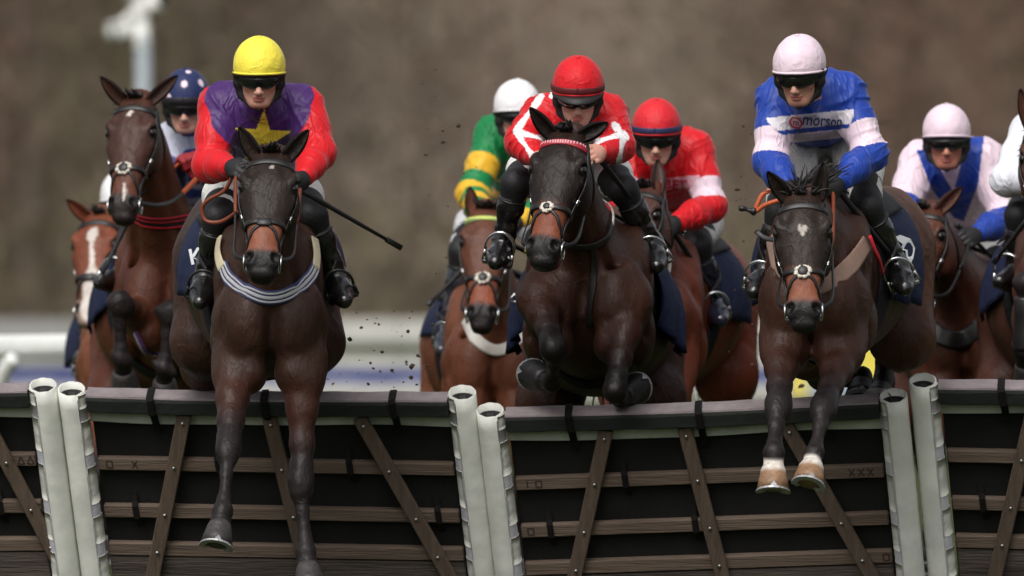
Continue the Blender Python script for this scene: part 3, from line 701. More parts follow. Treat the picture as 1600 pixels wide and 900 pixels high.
def horse(sp):
    H = Horse(); H.sp = sp; Y0 = sp['Y']; h = sp.get('h', .011); sc = sp.get('scale', 1.0)
    O = P(*sp['chest'], Y0); yaw, pit = math.radians(sp.get('yaw', 0)), math.radians(sp.get('pitch', 0))
    B = nrm(A(math.sin(yaw)*math.cos(pit), math.cos(yaw)*math.cos(pit), math.sin(pit))); R = nrm(np.cross(B, A(0, 0, 1))); U = np.cross(R, B)
    rl = math.radians(sp.get('roll', 0)); R, U = R*math.cos(rl)+U*math.sin(rl), U*math.cos(rl)-R*math.sin(rl)
    H.O, H.B, H.R, H.U = O, B, R, U
    T = lambda a, b, c: O+sc*(R*a+B*b+U*c); H.T = T
    J = lambda q: P(q[0], q[1], Y0+q[2]); H.J = J
    H.root = root = thing('racehorse', sp['label'], 'horse', (O[0], O[1]+.6, 0), 'racehorses jumping the hurdles')
    Hp, Hm = J(sp['poll']), J(sp['muzzle']); Hd = nrm(Hm-Hp); HL = np.linalg.norm(Hm-Hp)
    n0 = np.asarray(sp.get('face', (0, -.8, .6)), float); Hn = nrm(n0-Hd*(n0@Hd)); Hs = np.cross(Hn, Hd)
    if Hs[0] < 0: Hs = -Hs
    H.Hp, H.Hd, H.HL, H.Hn, H.Hs = Hp, Hd, HL, Hn, Hs; hsz = sp.get('hs', 1.0)
    HP = lambda t, u, v: Hp+Hd*HL*t+Hs*u*hsz+Hn*v*hsz; H.HP = HP
    fl = [[J(q) for q in leg] for leg in sp['fore']]
    hl = [[J(q) if len(q) == 3 else T(*q[:3]) for q in leg] for leg in sp['hind']] if 'hind' in sp else \
         [[T(s*.15, 1.33, .05), T(s*.22, 1.16, -.27), T(s*.18, 1.62, -.55), T(s*.17, 1.78, -.84), T(s*.17, 1.80, -.97)] for s in (-1, 1)]
    tail = [T(0, 1.64, .24), T(.0, 1.82, .22), T(.03, 2.05, .05), T(.05, 2.3, -.22)]
    pts = np.vstack([Hp, Hm]+fl+hl+[T(a, b, c) for a in (-.4, .4) for b in (-.1, 1.75) for c in (-.5, .55)])
    f = Field(pts.min(0)-.17, pts.max(0)+.17, h)
    wd = sp.get('wide', 1.0); cw = sp.get('cw', 1.0)
    st = [(-.03, 0, .0, .11*cw, .15, .17), (.06, 0, .0, .160*cw, .22, .24), (.18, 0, .0, .185*cw, .28, .30), (.32, 0, .02, .21*cw, .33, .35), (.5, 0, .03, .26*wd, .34, .37),
          (.75, 0, .04, .325*wd, .34, .37), (1.0, 0, .06, .32*wd, .32, .33), (1.2, 0, .10, .28*wd, .27, .25), (1.4, 0, .11, .265*wd, .24, .25), (1.58, 0, .10, .20*wd, .20, .24), (1.66, 0, .08, .13*wd, .14, .2)]
    st = [tuple(sc*np.array(r)) for r in st]
    f.loft(O, B, U, st, (.06, .07), .05)
    for s in (-1, 1):
        f.ell(T(s*.090*cw, -.03, -.08), np.array((.100, .085, .150))*sc, np.array([R, B, U]), .018)      # pectorals
        f.ell(T(s*.150*cw, .04, -.01), np.array((.070, .09, .115))*sc, np.array([nrm(R+.2*s*U), B, nrm(U-.2*s*R)]), .022)         # point of shoulder
        f.ell(T(s*.160*cw, .22, .06), np.array((.065, .12, .24))*sc, np.array([R, nrm(B-.35*U), nrm(U+.35*B)]), .07)   # shoulder blade
        f.ell(T(s*.165*cw, .30, -.16), np.array((.075, .13, .14))*sc, np.array([R, B, U]), .022)           # triceps
        f.cone(T(s*.215*cw, .10, .10), T(s*.205*cw, .20, -.18), .014, .016, .035, 's')                  # groove behind the shoulder
        f.cone(T(s*.03*cw, -.125, -.16), T(s*.15*cw, -.09, -.235), .012, .014, .03, 's')               # groove under the breast
        f.ell(T(s*.17*wd, 1.32, .12), np.array((.125, .28, .21))*sc, np.array([R, B, U]), .08)           # croup
        f.ell(T(s*.085*cw, -.02, -.27), np.array((.065, .08, .08))*sc, np.array([R, B, U]), .04)
    f.ell(T(0, -.125, -.10), np.array((.018, .06, .17))*sc, np.array([R, B, U]), .05, 's')              # breast groove
    # neck
    nk = sc*sp.get('neckw', 1.0)
    NB = T(0, .20, .10); Nd = Hp+Hd*HL*.10-Hn*.05-NB; NL = np.linalg.norm(Nd); Nd = Nd/NL
    nup = nrm(U+B*.6-Nd*((U+B*.6)@Nd))
    f.loft(NB, Nd, nup, [(0, 0, .02, .165*nk, .27, .27), (NL*.22, 0, .015, .13*nk, .225, .23), (NL*.5, 0, .02, .098*nk, .165, .175), (NL*.78, 0, .02, .082*nk, .12, .13), (NL, 0, 0, .072*sc, .085, .10)], (.08, .04), .07)
    nsd = np.cross(Nd, nup)
    for s in (-1, 1):   # jugular grooves
        f.cone(NB+Nd*NL*.15+nsd*s*.125-nup*.16, NB+Nd*NL*.75+nsd*s*.075-nup*.09, .018, .012, .05, 's')
    # head
    hst = HEAD_ST.copy(); hst[:, 0] *= HL; hst[:, 1:] *= hsz
    f.loft(Hp, Hd, Hn, hst, (.05, .035), .03, 2.45)
    for s in (-1, 1):
        f.ell(HP(.265, s*.088, .030), np.array((.028, .030, .046))*hsz, np.array([Hs, Hn, Hd]), .016)   # brow
        f.ell(HP(.36, s*.078, -.095), np.array((.034, .085, .100))*hsz, np.array([Hs, Hn, Hd]), .03)    # cheek
        f.cone(HP(.40, s*.096, .012), HP(.58, s*.062, .0), .013*hsz, .010*hsz, .012)                      # facial crest
        f.ell(HP(.885, s*.043, .018), np.array((.025, .028, .040))*hsz, np.array([Hs, Hn, Hd]), .02)    # nostril wing
        f.ell(HP(.20, s*.066, .062), np.array((.014, .012, .026))*hsz, np.array([Hs, Hn, Hd]), .03, 's')  # hollow above the eye
        e_ = nrm(Hd+Hs*s*.35)
        f.ell(HP(.895, s*.052, .043), np.array((.015, .024, .025))*hsz, np.array([nrm(np.cross(Hn, e_)), Hn, e_]), .008, 's')
        f.ell(HP(.305, s*.104, .024), np.array((.018, .021, .023))*hsz, np.array([Hs, Hn, Hd]), .008, 's')
    f.ell(HP(.95, 0, -.038), np.array((.040, .026, .034))*hsz, np.array([Hs, Hn, Hd]), .015)            # lower lip
    f.cone(HP(.985, -.05, -.024), HP(.985, .05, -.024), .006, .006, .01, 's')
    for leg in fl: leg_front(f, leg, sp.get('legs', 1.0))
    for leg in hl: leg_hind(f, leg)
    for s, leg in zip((-1, 1), fl):    # shoulder to elbow
        f.cone(T(s*.13*cw, .12, -.08), leg[0], .105*sc, .082*sc, .06)
    V, F = f.mesh(); del f
    Nn = vnormals(V, F)
    hx = ((V-Hp)@Hd)/HL
    bod = 1-sstep(.0, .15, -np.abs(hx-.5)+.6)
    V = V+Nn*(.0045*wob(V, 9, 4)+.0026*wob(V, 17, 5)+.0013*wob(V, 38, 6))[:, None]*np.clip(bod, .15, 1)[:, None]
    # ---- colours of the coat
    c = sp['coat']; base = np.array(lin(*c['body'])); C = np.tile(base, (len(V), 1))
    bl = (V-O)@B/sc; ul = (V-O)@U/sc
    if 'belly' in c: C = mix(C, lin(*c['belly']), sstep(-.05, -.38, ul)*sstep(.1, .4, bl)*.7)
    if 'neck' in c: C = mix(C, lin(*c['neck']), sstep(.10, -.12, bl))
    if 'quarters' in c: C = mix(C, lin(*c['quarters']), sstep(.95, 1.35, bl))
    pt = np.array(lin(*c['points']))
    for leg in fl+[l[1:] for l in hl]:
        d0, t0 = seg_dist(V, leg[0], leg[1]); d1, _ = seg_dist(V, leg[1], leg[2]); d2, _ = seg_dist(V, leg[2], leg[3])
        w0 = sstep(.15, .10, d0)*sstep(*c.get('legfade', (.45, .95)), t0); w = np.maximum(w0, np.maximum(sstep(.13, .09, d1), sstep(.12, .09, d2)))
        near_leg = np.maximum(sstep(.15, .1, d0), w)
        if 'forearm' in c: C = mix(C, lin(*c['forearm']), sstep(.16, .09, d0)*sstep(.0, .25, t0)*.8)
        C = mix(C, pt, w)
    hd = (V-Hp)-np.outer((V-Hp)@Hd, Hd); hu = (V-Hp)@Hs/hsz; hv = (V-Hp)@Hn/hsz; hr = np.linalg.norm(hd, axis=1)
    inh = (hx > -.1) & (hx < 1.12) & (hr < .23)
    m = inh*1.0
    if 'head' in c: C = mix(C, lin(*c['head']), m*sstep(-.08, .12, hx))
    jit = .025*wob(V, 22, 9)
    if 'muzzle' in c: C = mix(C, lin(*c['muzzle']), m*sstep(.57, .68, hx+jit)*sstep(-.10, -.02, hv+jit)*sstep(.10, .06, np.abs(hu)))
    C = mix(C, lin(*c.get('lips', (30, 26, 27))), m*sstep(.80, .86, hx+.5*jit))
    for s in (-1, 1):
        ce = HP(.305, s*.10, .024); de = np.linalg.norm(V-ce, axis=1); C = mix(C, lin(22, 17, 16), sstep(.045, .022, de)*.85)
        cn = HP(.895, s*.050, .040); de = np.linalg.norm(V-cn, axis=1); C = mix(C, lin(14, 11, 11), sstep(.036, .018, de))
    for mk in c.get('marks', ()):     # white markings in head space: (t, u, half length, half width)
        q = ((hx-mk[0]+.3*jit)/mk[2])**2+((hu-mk[1]+.25*jit)/mk[3])**2; C = mix(C, lin(*(mk[4] if len(mk) > 4 else (205, 196, 188))), m*sstep(1.2, .75, q)*sstep(-.01, .02, hv))
    for i, sock in enumerate(sp.get('socks', ())):
        if sock: leg = fl[i]; q = ((V-leg[2])@nrm(leg[3]-leg[2])); d2, _ = seg_dist(V, leg[2], leg[3]); C = mix(C, lin(214, 206, 198), sstep(.1, .08, d2)*sstep(.025, .045, q+jit*.5))
    parts = [(V, F, C)]
    H.V, H.F = V, F; H.bvh = bvh_of(V, F); kb = ~(inh & (hx > .12)); H.bbvh = BVHTree.FromPolygons(V.tolist(), F[kb[F].all(1)].tolist())
    for i, s in enumerate((-1, 1)):
        base_ = HP(.015, s*.058, -.012); tip = J(sp['ears'][i]); efc = np.asarray(sp['earface'][i] if 'earface' in sp else (s*.25, -1, .1), float)
        ve, fe, inn = ear_geo(base_-nrm(tip-base_)*.02, tip, efc, .025*hsz)
        hc = np.array(lin(*c.get('ear', c.get('head', c['body'])))); ce = np.tile(hc, (len(ve), 1)); ce = mix(ce, hc*.35, inn*.9)
        tt = ((ve-base_)@nrm(tip-base_))/np.linalg.norm(tip-base_); ce = mix(ce, lin(30, 26, 25), sstep(.7, 1, tt)*.7)
        parts.append((ve, fe, ce))
    V2, F2, C2 = join(parts)
    put('body', V2, F2, M_COAT, root, True, C2)
    for s in (-1, 1):
        q = MB(); cc = HP(.305, s*.093, .021); n = 12
        Vs = []; 
        for i in range(9):
            a = math.pi*i/8
            for j in range(n): b = 2*math.pi*j/n; Vs.append(cc+.0225*hsz*(Hs*math.cos(a)+math.sin(a)*(Hn*math.cos(b)+Hd*math.sin(b)*1.1)))
        q.add(Vs, [(i*n+j, i*n+(j+1) % n, (i+1)*n+(j+1) % n, (i+1)*n+j) for i in range(8) for j in range(n)]); q.put('eye', M_EYE, root)
    H.fl, H.hl = fl, hl
    for i, leg in enumerate(fl): make_hoof(leg[2], leg[3], root, lin(*sp.get('hoofc', (58, 54, 54))), np.array(lin(205, 198, 188)) if sp.get('socks', (0, 0))[i] else None, sp.get('toe', [None]*2)[i])
    for leg in hl: make_hoof(leg[3], leg[4], root, lin(52, 48, 48), None)
    # ---- mane, forelock, tail
    q = MB(); r = np.random.default_rng(int(sp['chest'][0])); wild = sp.get('wild', 0.0)
    def lock(p, d, L, w, curl):
        d = nrm(d); sd = nrm(np.cross(d, r.normal(size=3))); k = 5; pts = []
        for i in range(k): t = i/(k-1); pts.append(p+d*L*t+curl*L*t*t*.6)
        q.tube(pts, [w, w*.95, w*.75, w*.45, w*.08], 4, True)
    crest = [NB+Nd*NL*t+nup*(np.interp(t, [0, .22, .5, .78, 1], [.28, .235, .182, .138, .085])) for t in np.linspace(.12, 1.0, 40)]
    for i, p in enumerate(crest):
        for _ in range(3):
            s_ = sp.get('maneside', 1); lock(p+r.normal(0, .008, 3), nup*(.5+wild)+nsd*s_*r.uniform(.2, .9)+r.normal(0, .25, 3), r.uniform(.05, .10)*(1+.5*wild), .008, nsd*s_*.6-A(0, 0, .7)*(1-wild*.8))
    pp = HP(.0, 0, .030)
    for _ in range(46 if wild else 34):
        if wild: lock(pp+Hs*r.normal(0, .022)-Hn*r.uniform(0, .06), -Hd*r.uniform(.4, 1.0)+Hn*r.uniform(-.3, .35)+Hs*r.normal(0, .55), r.uniform(.06, .13), .007, r.normal(0, .5, 3)-A(0, 0, .2))
        else: lock(pp+Hs*r.normal(0, .016)-Hn*r.uniform(-.01, .04), -Hd*r.uniform(.2, .8)+Hn*r.uniform(.0, .8)+Hs*r.normal(0, .35), r.uniform(.03, .06), .009, Hd*.6+Hn*.2)
    q.put('mane', M_HAIR, root)
    q = MB()
    for _ in range(60):
        o_ = r.normal(0, .02, 3); e_ = r.normal(0, .07, 3)
        q.tube(crom([tail[0]+o_*.5, tail[1]+o_, tail[2]+o_+e_*.6, tail[3]+e_+A(0, 0, r.uniform(-.1, .25))], 3), np.linspace(.010, .002, 10), 4)
    q.put('tail', M_HAIR, root)
    return H
# ---- tack
def head_strap(H, pts, w, off=.004, th=.004, n=5):
    """strap laid over the head: pts (t, angle degrees from the forehead, + towards picture right)"""
    out = []; N = []
    for t, a in crom(np.array(pts, float), n):
        a = math.radians(a); dr = H.Hn*math.cos(a)+H.Hs*math.sin(a); c = H.HP(t, 0, -.02 if abs(t) < .7 else -.005)
        hit = H.hbvh.ray_cast(Vector(c+dr*.30), Vector(-dr))
        if hit[0] is None: continue
        out.append(np.array(hit[0])+dr*off); N.append(nrm(np.array(hit[1])*.5+dr))
    out = np.array(out); k = np.ones(3)/3
    if len(out) > 4:
        sm = out.copy(); sm[1:-1] = (out[:-2]+out[1:-1]*2+out[2:])/4; out = sm
    q = MB(); q.ribbon(out, N, w, th); return q
def bridle(H, sp):
    hx = ((H.V-H.Hp)@H.Hd)/H.HL; keep = (hx > -.12) & (np.linalg.norm(H.V-H.HP(.5, 0, 0), axis=1) < .55)
    Fk = H.F[keep[H.F].all(1)]; H.hbvh = BVHTree.FromPolygons(H.V.tolist(), Fk.tolist())
    o = bpy.data.objects.new('bridle', None); COL.objects.link(o); o.parent = H.root; o.location = tuple(H.Hp-wloc(H.root)); o.empty_display_size = .05
    M = M_LEATHER
    br = sp.get('brow'); t0 = .115
    bo = head_strap(H, [(t0+.02, -80), (t0+.012, -50), (t0, -20), (t0, 20), (t0+.012, 50), (t0+.02, 80)], .026).put('browband', M if not br else mat('browband_'+br[0], lin(*br[1]), rough=.6), o)
    if br and len(br) > 2:
        for a in np.linspace(-72, 72, 19):
            q = MB(); a_ = math.radians(a); dr = H.Hn*math.cos(a_)+H.Hs*math.sin(a_); c = H.HP(t0, 0, -.02); hit = H.hbvh.ray_cast(Vector(c+dr*.3), Vector(-dr))
            if hit[0] is None: continue
            p = np.array(hit[0])+dr*.007; q.box(p, dr*.003, nrm(np.cross(dr, H.Hd))*.0045, H.Hd*.009, .002); q.put('bead', mat('bead_'+br[0], lin(*br[2]), rough=.4), bo)
    nb = sp.get('nose', .62)
    for s in (-1, 1):
        head_strap(H, [(.05, s*100), (t0+.03, s*86), (.25, s*88), (.42, s*90), (.60, s*88), (.76, s*92), (.83, s*96)], .019, .005).put('cheekpiece', M, o)
        head_strap(H, [(.04, s*112), (.18, s*122), (.33, s*140), (.40, s*165), (.41, s*179)], .014).put('throatlash', M, o)
        # bit ring
        a = math.radians(s*97); dr = H.Hn*math.cos(a)+H.Hs*math.sin(a); c = H.HP(.855, 0, -.01); hit = H.hbvh.ray_cast(Vector(c+dr*.3), Vector(-dr)); p = np.array(hit[0])+dr*.008 if hit[0] is not None else c+dr*.06
        q = MB(); q.add(*torus(p+H.Hd*.012-H.Hn*.01, dr, .035, .0042, 22, 8)); q.put('bit_ring', M_STEEL, o)
        if s < 0: H.bitL = p
        else: H.bitR = p
        head_strap(H, [(nb+.012, s*4), (nb+.055, s*26), (nb+.12, s*58), (.82, s*100), (.86, s*140)], .013).put('cross_strap', M, o)
        q = MB(); hp = head_strap(H, [(.50, s*88), (.535, s*88)], .024, .009); hp.put('buckle', M_STEEL, o)
    head_strap(H, [(nb+.012, -150), (nb+.01, -110), (nb, -75), (nb, -40), (nb, 0), (nb, 40), (nb, 75), (nb+.01, 110), (nb+.012, 150)], .022, .006).put('noseband', M, o)
    head_strap(H, [(.87, -100), (.90, -130), (.915, -165), (.915, 165), (.90, 130), (.87, 100)][:3], .010).put('chin_strap', M, o)
    # central nose pad
    pd = sp.get('pad')
    c = H.HP(nb+.01, 0, 0); hit = H.hbvh.ray_cast(Vector(c+H.Hn*.3), Vector(-H.Hn)); p = np.array(hit[0])+H.Hn*.008
    if pd:
        rr = .030*pd; r = np.random.default_rng(3)
        f = Field(p-.09, p+.09, .004)
        for k in range(9):
            a = k*2*math.pi/9+r.uniform(-.12, .12); f.ell(p+(H.Hs*math.cos(a)*1.1+H.Hd*math.sin(a)*.95)*rr*r.uniform(.9, 1.12), (.0095+.003*r.uniform(-1, 1),)*3, None, .003)
        v, fc = f.mesh(); v = v+vnormals(v, fc)*(.0025*wob(v, 260, 4))[:, None]
        put('sheepskin_ring', v, fc, M_FLEECE, o)
        q = MB(); q.add(*disc(p+H.Hn*.007, H.Hn, H.Hs, .025*pd, .012)); q.put('leather_disc', M, o)
    else:
        q = MB(); q.box(p, H.Hs*.028, H.Hd*.017, H.Hn*.004, .003); q.put('leather_disc', M, o)
    return o
def disc(c, n, u, r, th, k=16, sy=1.0):
    n = nrm(n); u = nrm(u-n*(u@n)); w = np.cross(n, u); V = []
    for (rr, h) in ((r, -th/2), (r, th*.25), (r*.8, th/2)):
        for i in range(k): a = 2*math.pi*i/k; V.append(c+u*math.cos(a)*rr+w*math.sin(a)*rr*sy+n*h)
    F = [(j*k+i, j*k+(i+1) % k, (j+1)*k+(i+1) % k, (j+1)*k+i) for j in range(2) for i in range(k)]+[tuple(range(k))[::-1], tuple(2*k+i for i in range(k))]
    return V, F
def body_strap(H, pxs, w, off=.005, n=6, push=None):
    """strap over the chest and shoulders through photo pixels, found on the horse's own surface"""
    out = []; N = []
    for q in crom(np.array(pxs, float), n):
        hit = cast_px(H.bbvh, q[0], q[1], 0)
        if hit is None:
            p, nn = near(H.bbvh, P(q[0], q[1], H.sp['Y']+.25), 0)
        else: p, nn = hit
        out.append(p); N.append(nn)
    out = np.array(out); N = np.array(N)
    for it in range(10):
        N[1:-1] = (N[:-2]+N[1:-1]+N[2:])/3; out[1:-1] = (out[:-2]+out[1:-1]*2+out[2:])/4
        for i in range(len(out)):
            h = H.bbvh.find_nearest(Vector(out[i])); nn = np.array(h[1]); dd = (out[i]-np.array(h[0]))@nn
            if dd < .002: out[i] = np.array(h[0])+nn*.002
    N /= np.linalg.norm(N, axis=1)[:, None]
    return out+N*off, N
def strap_obj(H, pxs, w, m, name, layers=None, off=.006, n=6, parent=None):
    p, N = body_strap(H, pxs, w, off, n); q = MB(); q.ribbon(p, N, w, .004); o = q.put(name, m, parent or H.root)
    if layers:      # coloured stripes woven along the strap: (offset, width, colour)
        T = np.gradient(p, axis=0)
        for i, (of, ww, cm) in enumerate(layers):
            sd = np.cross(T/np.linalg.norm(T, axis=1)[:, None], N); q = MB(); q.ribbon(p+sd*of+N*.0042, N, ww, .0022); q.put('stripe', cm, o)
    return o
M_SADDLE = mat('saddle_leather', lin(20, 18, 18), rough=.55, spec=.3, noise=(30, .7, 1.3), bump=((60, .2, 3),))
def saddlery(H, sp):
    """number cloth, saddle, girth; the cloth hangs on both flanks"""
    T = H.T; cl = np.array(lin(*sp.get('cloth', (26, 34, 62)))); r = np.random.default_rng(5)
    tor = bvh_of(H.V, H.F)
    def drape(b0, b1, a0, a1, off, name, colr, m, nb=26, na=44, flare=.02):
        V = []; C = []
        for i in range(nb):
            for j in range(na):
                a = math.radians(a0+(a1-a0)*j/(na-1)); b = b0+(b1-b0)*i/(nb-1); dr = H.R*math.sin(a)+H.U*math.cos(a)
                c = T(0, b, .06); hit = tor.ray_cast(Vector(c+dr*.62), Vector(-dr)); d = .62-hit[3] if hit[0] is not None else .3
                hang = min(d, .40); k = abs(a)/math.radians(max(abs(a0), abs(a1)))
                V.append(c+dr*(hang+off+flare*k**3*(.6+.4*math.sin(b*34+j*.3))))
        V = np.array(V).reshape(nb, na, 3)
        for _ in range(4):
            V[1:-1, 1:-1] = (V[:-2, 1:-1]+V[2:, 1:-1]+V[1:-1, :-2]+V[1:-1, 2:])/4
        V = V.reshape(-1, 3); ix = np.arange(nb*na).reshape(nb, na)
        F = np.stack([ix[:-1, :-1], ix[1:, :-1], ix[1:, 1:], ix[:-1, 1:]], -1).reshape(-1, 4); N = vnormals(V, F)
        if (N*(V-T(0, (b0+b1)/2, 0))).sum() < 0: F = F[:, ::-1]; N = -N
        V2 = np.vstack([V+N*.004, V-N*.004]); rim = np.concatenate([ix[:, 0], ix[-1, 1:], ix[-2::-1, -1], ix[0, -2:0:-1]])
        R_ = np.stack([rim, np.roll(rim, -1), np.roll(rim, -1)+nb*na, rim+nb*na], 1)
        return put(name, V2, np.vstack([F, F[:, ::-1]+nb*na, R_]), m, H.root, True, np.tile(colr, (len(V2), 1))), V
    a1 = sp.get('cloth_a', 118)
    o, V = drape(sp.get('cloth_b', .34), .92, -a1, a1, .012, 'number_cloth', cl, M_CLOTH, flare=sp.get('flare', .05))
    H.cloth = o; H.clothbvh = BVHTree.FromPolygons(V.tolist(), np.stack([np.arange(26*44).reshape(26, 44)[:-1, :-1], np.arange(26*44).reshape(26, 44)[1:, :-1], np.arange(26*44).reshape(26, 44)[1:, 1:], np.arange(26*44).reshape(26, 44)[:-1, 1:]], -1).reshape(-1, 4).tolist())
    sd, _ = drape(.40, .78, -52, 52, .028, 'saddle', np.array(lin(20, 18, 18)), M_SADDLE, 14, 24, .0)
    gt, _ = drape(.40, .50, -180, 180, .008, 'girth', np.array(lin(24, 24, 30)), M_CLOTH, 4, 60, 0)
def text_px(txt, size_px, cx, cy, rot, bvh, m, name, parent, off=.004, sx=1.0, bold=.0, Yd=0, fit=None):
    """lettering laid on a surface (found through photo pixels)"""
    cu = bpy.data.curves.new('t', 'FONT'); cu.body = txt; cu.align_x = 'CENTER'; cu.align_y = 'CENTER'; cu.offset = bold; cu.resolution_u = 3
    ob = bpy.data.objects.new('t', cu); COL.objects.link(ob); bpy.context.view_layer.update()
    me = ob.to_mesh(); V = np.array([v.co[:] for v in me.vertices]); F = [list(p.vertices) for p in me.polygons]; ob.to_mesh_clear()
    bpy.data.objects.remove(ob); bpy.data.curves.remove(cu)
    if fit: w = V[:, 0].max()-V[:, 0].min(); sx = fit/(w*size_px)
    c, s = math.cos(rot), math.sin(rot); q = []
    for x, y, _ in V:
        x, y = x*size_px*sx, y*size_px; px, py = cx+x*c+y*s, cy-(y*c-x*s)
        h = cast_px(bvh, px, py, off); q.append(h[0] if h is not None else None)
    ok = [i for i, p in enumerate(q) if p is not None]
    if not ok: return None
    med = np.median([q[i][1] for i in ok])
    q = [p if (p is not None and abs(p[1]-med) < .25) else P(cx, cy, med) for p in q]
    b = MB(); b.add(q, F); return b.put(name, m, parent, False)
def poly_px(pts, bvh, m, name, parent, off=.004, sub=10):
    """flat printed shape cut from a fine grid of pixels inside the outline"""
    pts = np.array(pts, float); lo, hi = pts.min(0), pts.max(0); st = max((hi-lo).max()/sub, .8); nx = int((hi[0]-lo[0])/st)+2; ny = int((hi[1]-lo[1])/st)+2
    import mathutils
    tri = mathutils.geometry.tessellate_polygon([[Vector((p[0], p[1], 0)) for p in pts]])
    V = []; ok = True
    for p in pts:
        h = cast_px(bvh, p[0], p[1], off); V.append(h[0] if h is not None else None)
    g = [v for v in V if v is not None]
    if not g: return None
    med = np.median([v[1] for v in g]); V = [v if v is not None else P(*pts[i], med) for i, v in enumerate(V)]
    b = MB(); b.add(V, [tuple(t) for t in tri]); return b.put(name, m, parent, False)
# ------------------------------------------------------------------ the nine horses
DARK = dict(body=(56, 37, 29), points=(32, 27, 27), forearm=(60, 34, 25), head=(38, 29, 25), muzzle=(128, 76, 56), lips=(32, 29, 30), legfade=(.35, .85))
H3 = horse(dict(label='dark brown horse with striped breast girth, landing under the yellow-capped rider', Y=-1.0, chest=(424, 478), yaw=-4, pitch=6, h=.0085, wide=.98, cw=.96,
    poll=(424, 241, -.36), muzzle=(408, 430, -.66), face=(-.02, -.8, .6), ears=((374, 198, -.36), (482, 203, -.36)), hs=1.04,
    fore=[[(366, 585, .02), (357, 704, -.26), (348, 797, -.40), (339, 846, -.46)], [(474, 585, .02), (470, 757, -.10), (478, 862, -.16), (484, 912, -.22)]],
    coat=dict(DARK, marks=[(.17, .008, .022, .007, (170, 160, 152))])))
H5 = horse(dict(label='near-black horse tucking both forelegs, carrying the front red-capped rider', Y=.12, chest=(914, 440), yaw=4, pitch=-12, h=.0085, wide=.98, cw=1.22,
    poll=(885, 208, -.42), muzzle=(846, 411, -.70), face=(-.22, -.8, .6), ears=((828, 168, -.42), (950, 192, -.42)), hs=1.06,
    fore=[[(842, 470, -.05), (866, 545, -.36), (862, 598, -.14), (842, 588, .06)], [(984, 478, -.02), (960, 612, -.30), (968, 622, .0), (984, 616, .12)]],
    toe=[A(-1, .1, .3), A(.6, 0, .7)], hoofc=(30, 28, 28),
    coat=dict(DARK, body=(54, 32, 23), points=(22, 18, 18), forearm=(50, 28, 21), head=(30, 22, 19), muzzle=(118, 66, 46))))
H7 = horse(dict(label='dark brown horse with white star and two white front pasterns under the blue-shirted rider', Y=-1.1, chest=(1268, 446), yaw=9, pitch=3, h=.0085, wide=.98, cw=.92,
    poll=(1254, 306, -.40), muzzle=(1256, 509, -.62), face=(-.05, -.9, .45), ears=((1199, 268, -.42), (1286, 254, -.40)), hs=1.04,
    fore=[[(1222, 548, .0), (1216, 636, -.34), (1209, 708, -.50), (1208, 756, -.54)], [(1316, 550, .0), (1287, 638, -.36), (1273, 708, -.52), (1264, 748, -.58)]],
    hind=[[(-.15, 1.33, .05, 0), (-.22, 1.16, -.27, 0), (-.16, 1.52, -.46, 0), (1346, 590, 1.5), (1344, 612, 1.45)], [(.15, 1.33, .05, 0), (.22, 1.16, -.27, 0), (1388, 512, 1.5), (1381, 598, 1.38), (1372, 622, 1.3)]],
    socks=(1, 1), hoofc=(150, 116, 86), wild=1.0, maneside=-1,
    coat=dict(DARK, body=(60, 38, 29), quarters=(88, 52, 34), marks=[(.325, .002, .042, .009, (170, 160, 154)), (.308, .012, .022, .010, (170, 160, 154)), (.298, -.012, .024, .008, (170, 160, 154))])))
BAY = dict(body=(98, 50, 30), points=(34, 28, 28), head=(78, 47, 36), muzzle=(92, 54, 40), lips=(42, 34, 33), neck=(84, 48, 34))
H2 = horse(dict(label='bay horse with high head and thin white stripe on its face, red trimmed breast girth', Y=3.4, chest=(262, 432), yaw=-2, pitch=-14, h=.010, neckw=1.22,
    poll=(213, 155, -.46), muzzle=(191, 342, -.72), face=(-.24, -.85, .5), ears=((157, 120, -.46), (277, 118, -.46)), hs=1.0,
    fore=[[(222, 500, -.02), (186, 470, -.38), (190, 560, -.34), (196, 602, -.22)], [(300, 505, .0), (266, 486, -.36), (256, 575, -.34), (258, 615, -.22)]],
    coat=dict(BAY, body=(88, 46, 31), legfade=(.5, .9), head=(66, 42, 35), marks=[(.17, .0, .035, .010), (.82, .012, .075, .008)])))
H1 = horse(dict(label='bay horse with broad white blaze at far left', Y=6.2, chest=(196, 548), yaw=3, pitch=-3, h=.012,
    poll=(156, 336, -.45), muzzle=(137, 504, -.70), face=(-.30, -.85, .5), ears=((105, 312, -.45), (196, 318, -.45)), hs=1.0,
    fore=[[(165, 625, .0), (160, 740, -.25), (166, 820, -.1), (172, 850, -.05)], [(228, 625, .0), (232, 770, -.06), (232, 860, -.06), (230, 900, -.1)]],
    coat=dict(BAY, body=(120, 74, 53), neck=(112, 64, 42), head=(116, 62, 42), lips=(150, 128, 118), marks=[(.24, .0, .075, .026), (.45, .004, .30, .012), (.72, .012, .20, .040), (.90, .02, .12, .050)])))
H4 = horse(dict(label='bay horse in plain white breast girth, carrying the green and yellow jockey', Y=4.6, chest=(772, 545), yaw=0, pitch=-3, h=.012,
    poll=(760, 327, -.42), muzzle=(752, 512, -.68), face=(-.02, -.85, .5), ears=((734, 292, -.40), (790, 296, -.40)), hs=1.0,
    fore=[[(733, 630, .0), (728, 770, -.15), (734, 860, -.05), (738, 895, -.05)], [(812, 630, .0), (818, 770, -.15), (814, 860, -.05), (810, 895, -.05)]],
    coat=dict(BAY, body=(110, 65, 44), head=(92, 56, 42), muzzle=(134, 74, 52), lips=(34, 29, 29), neck=(98, 58, 42))))
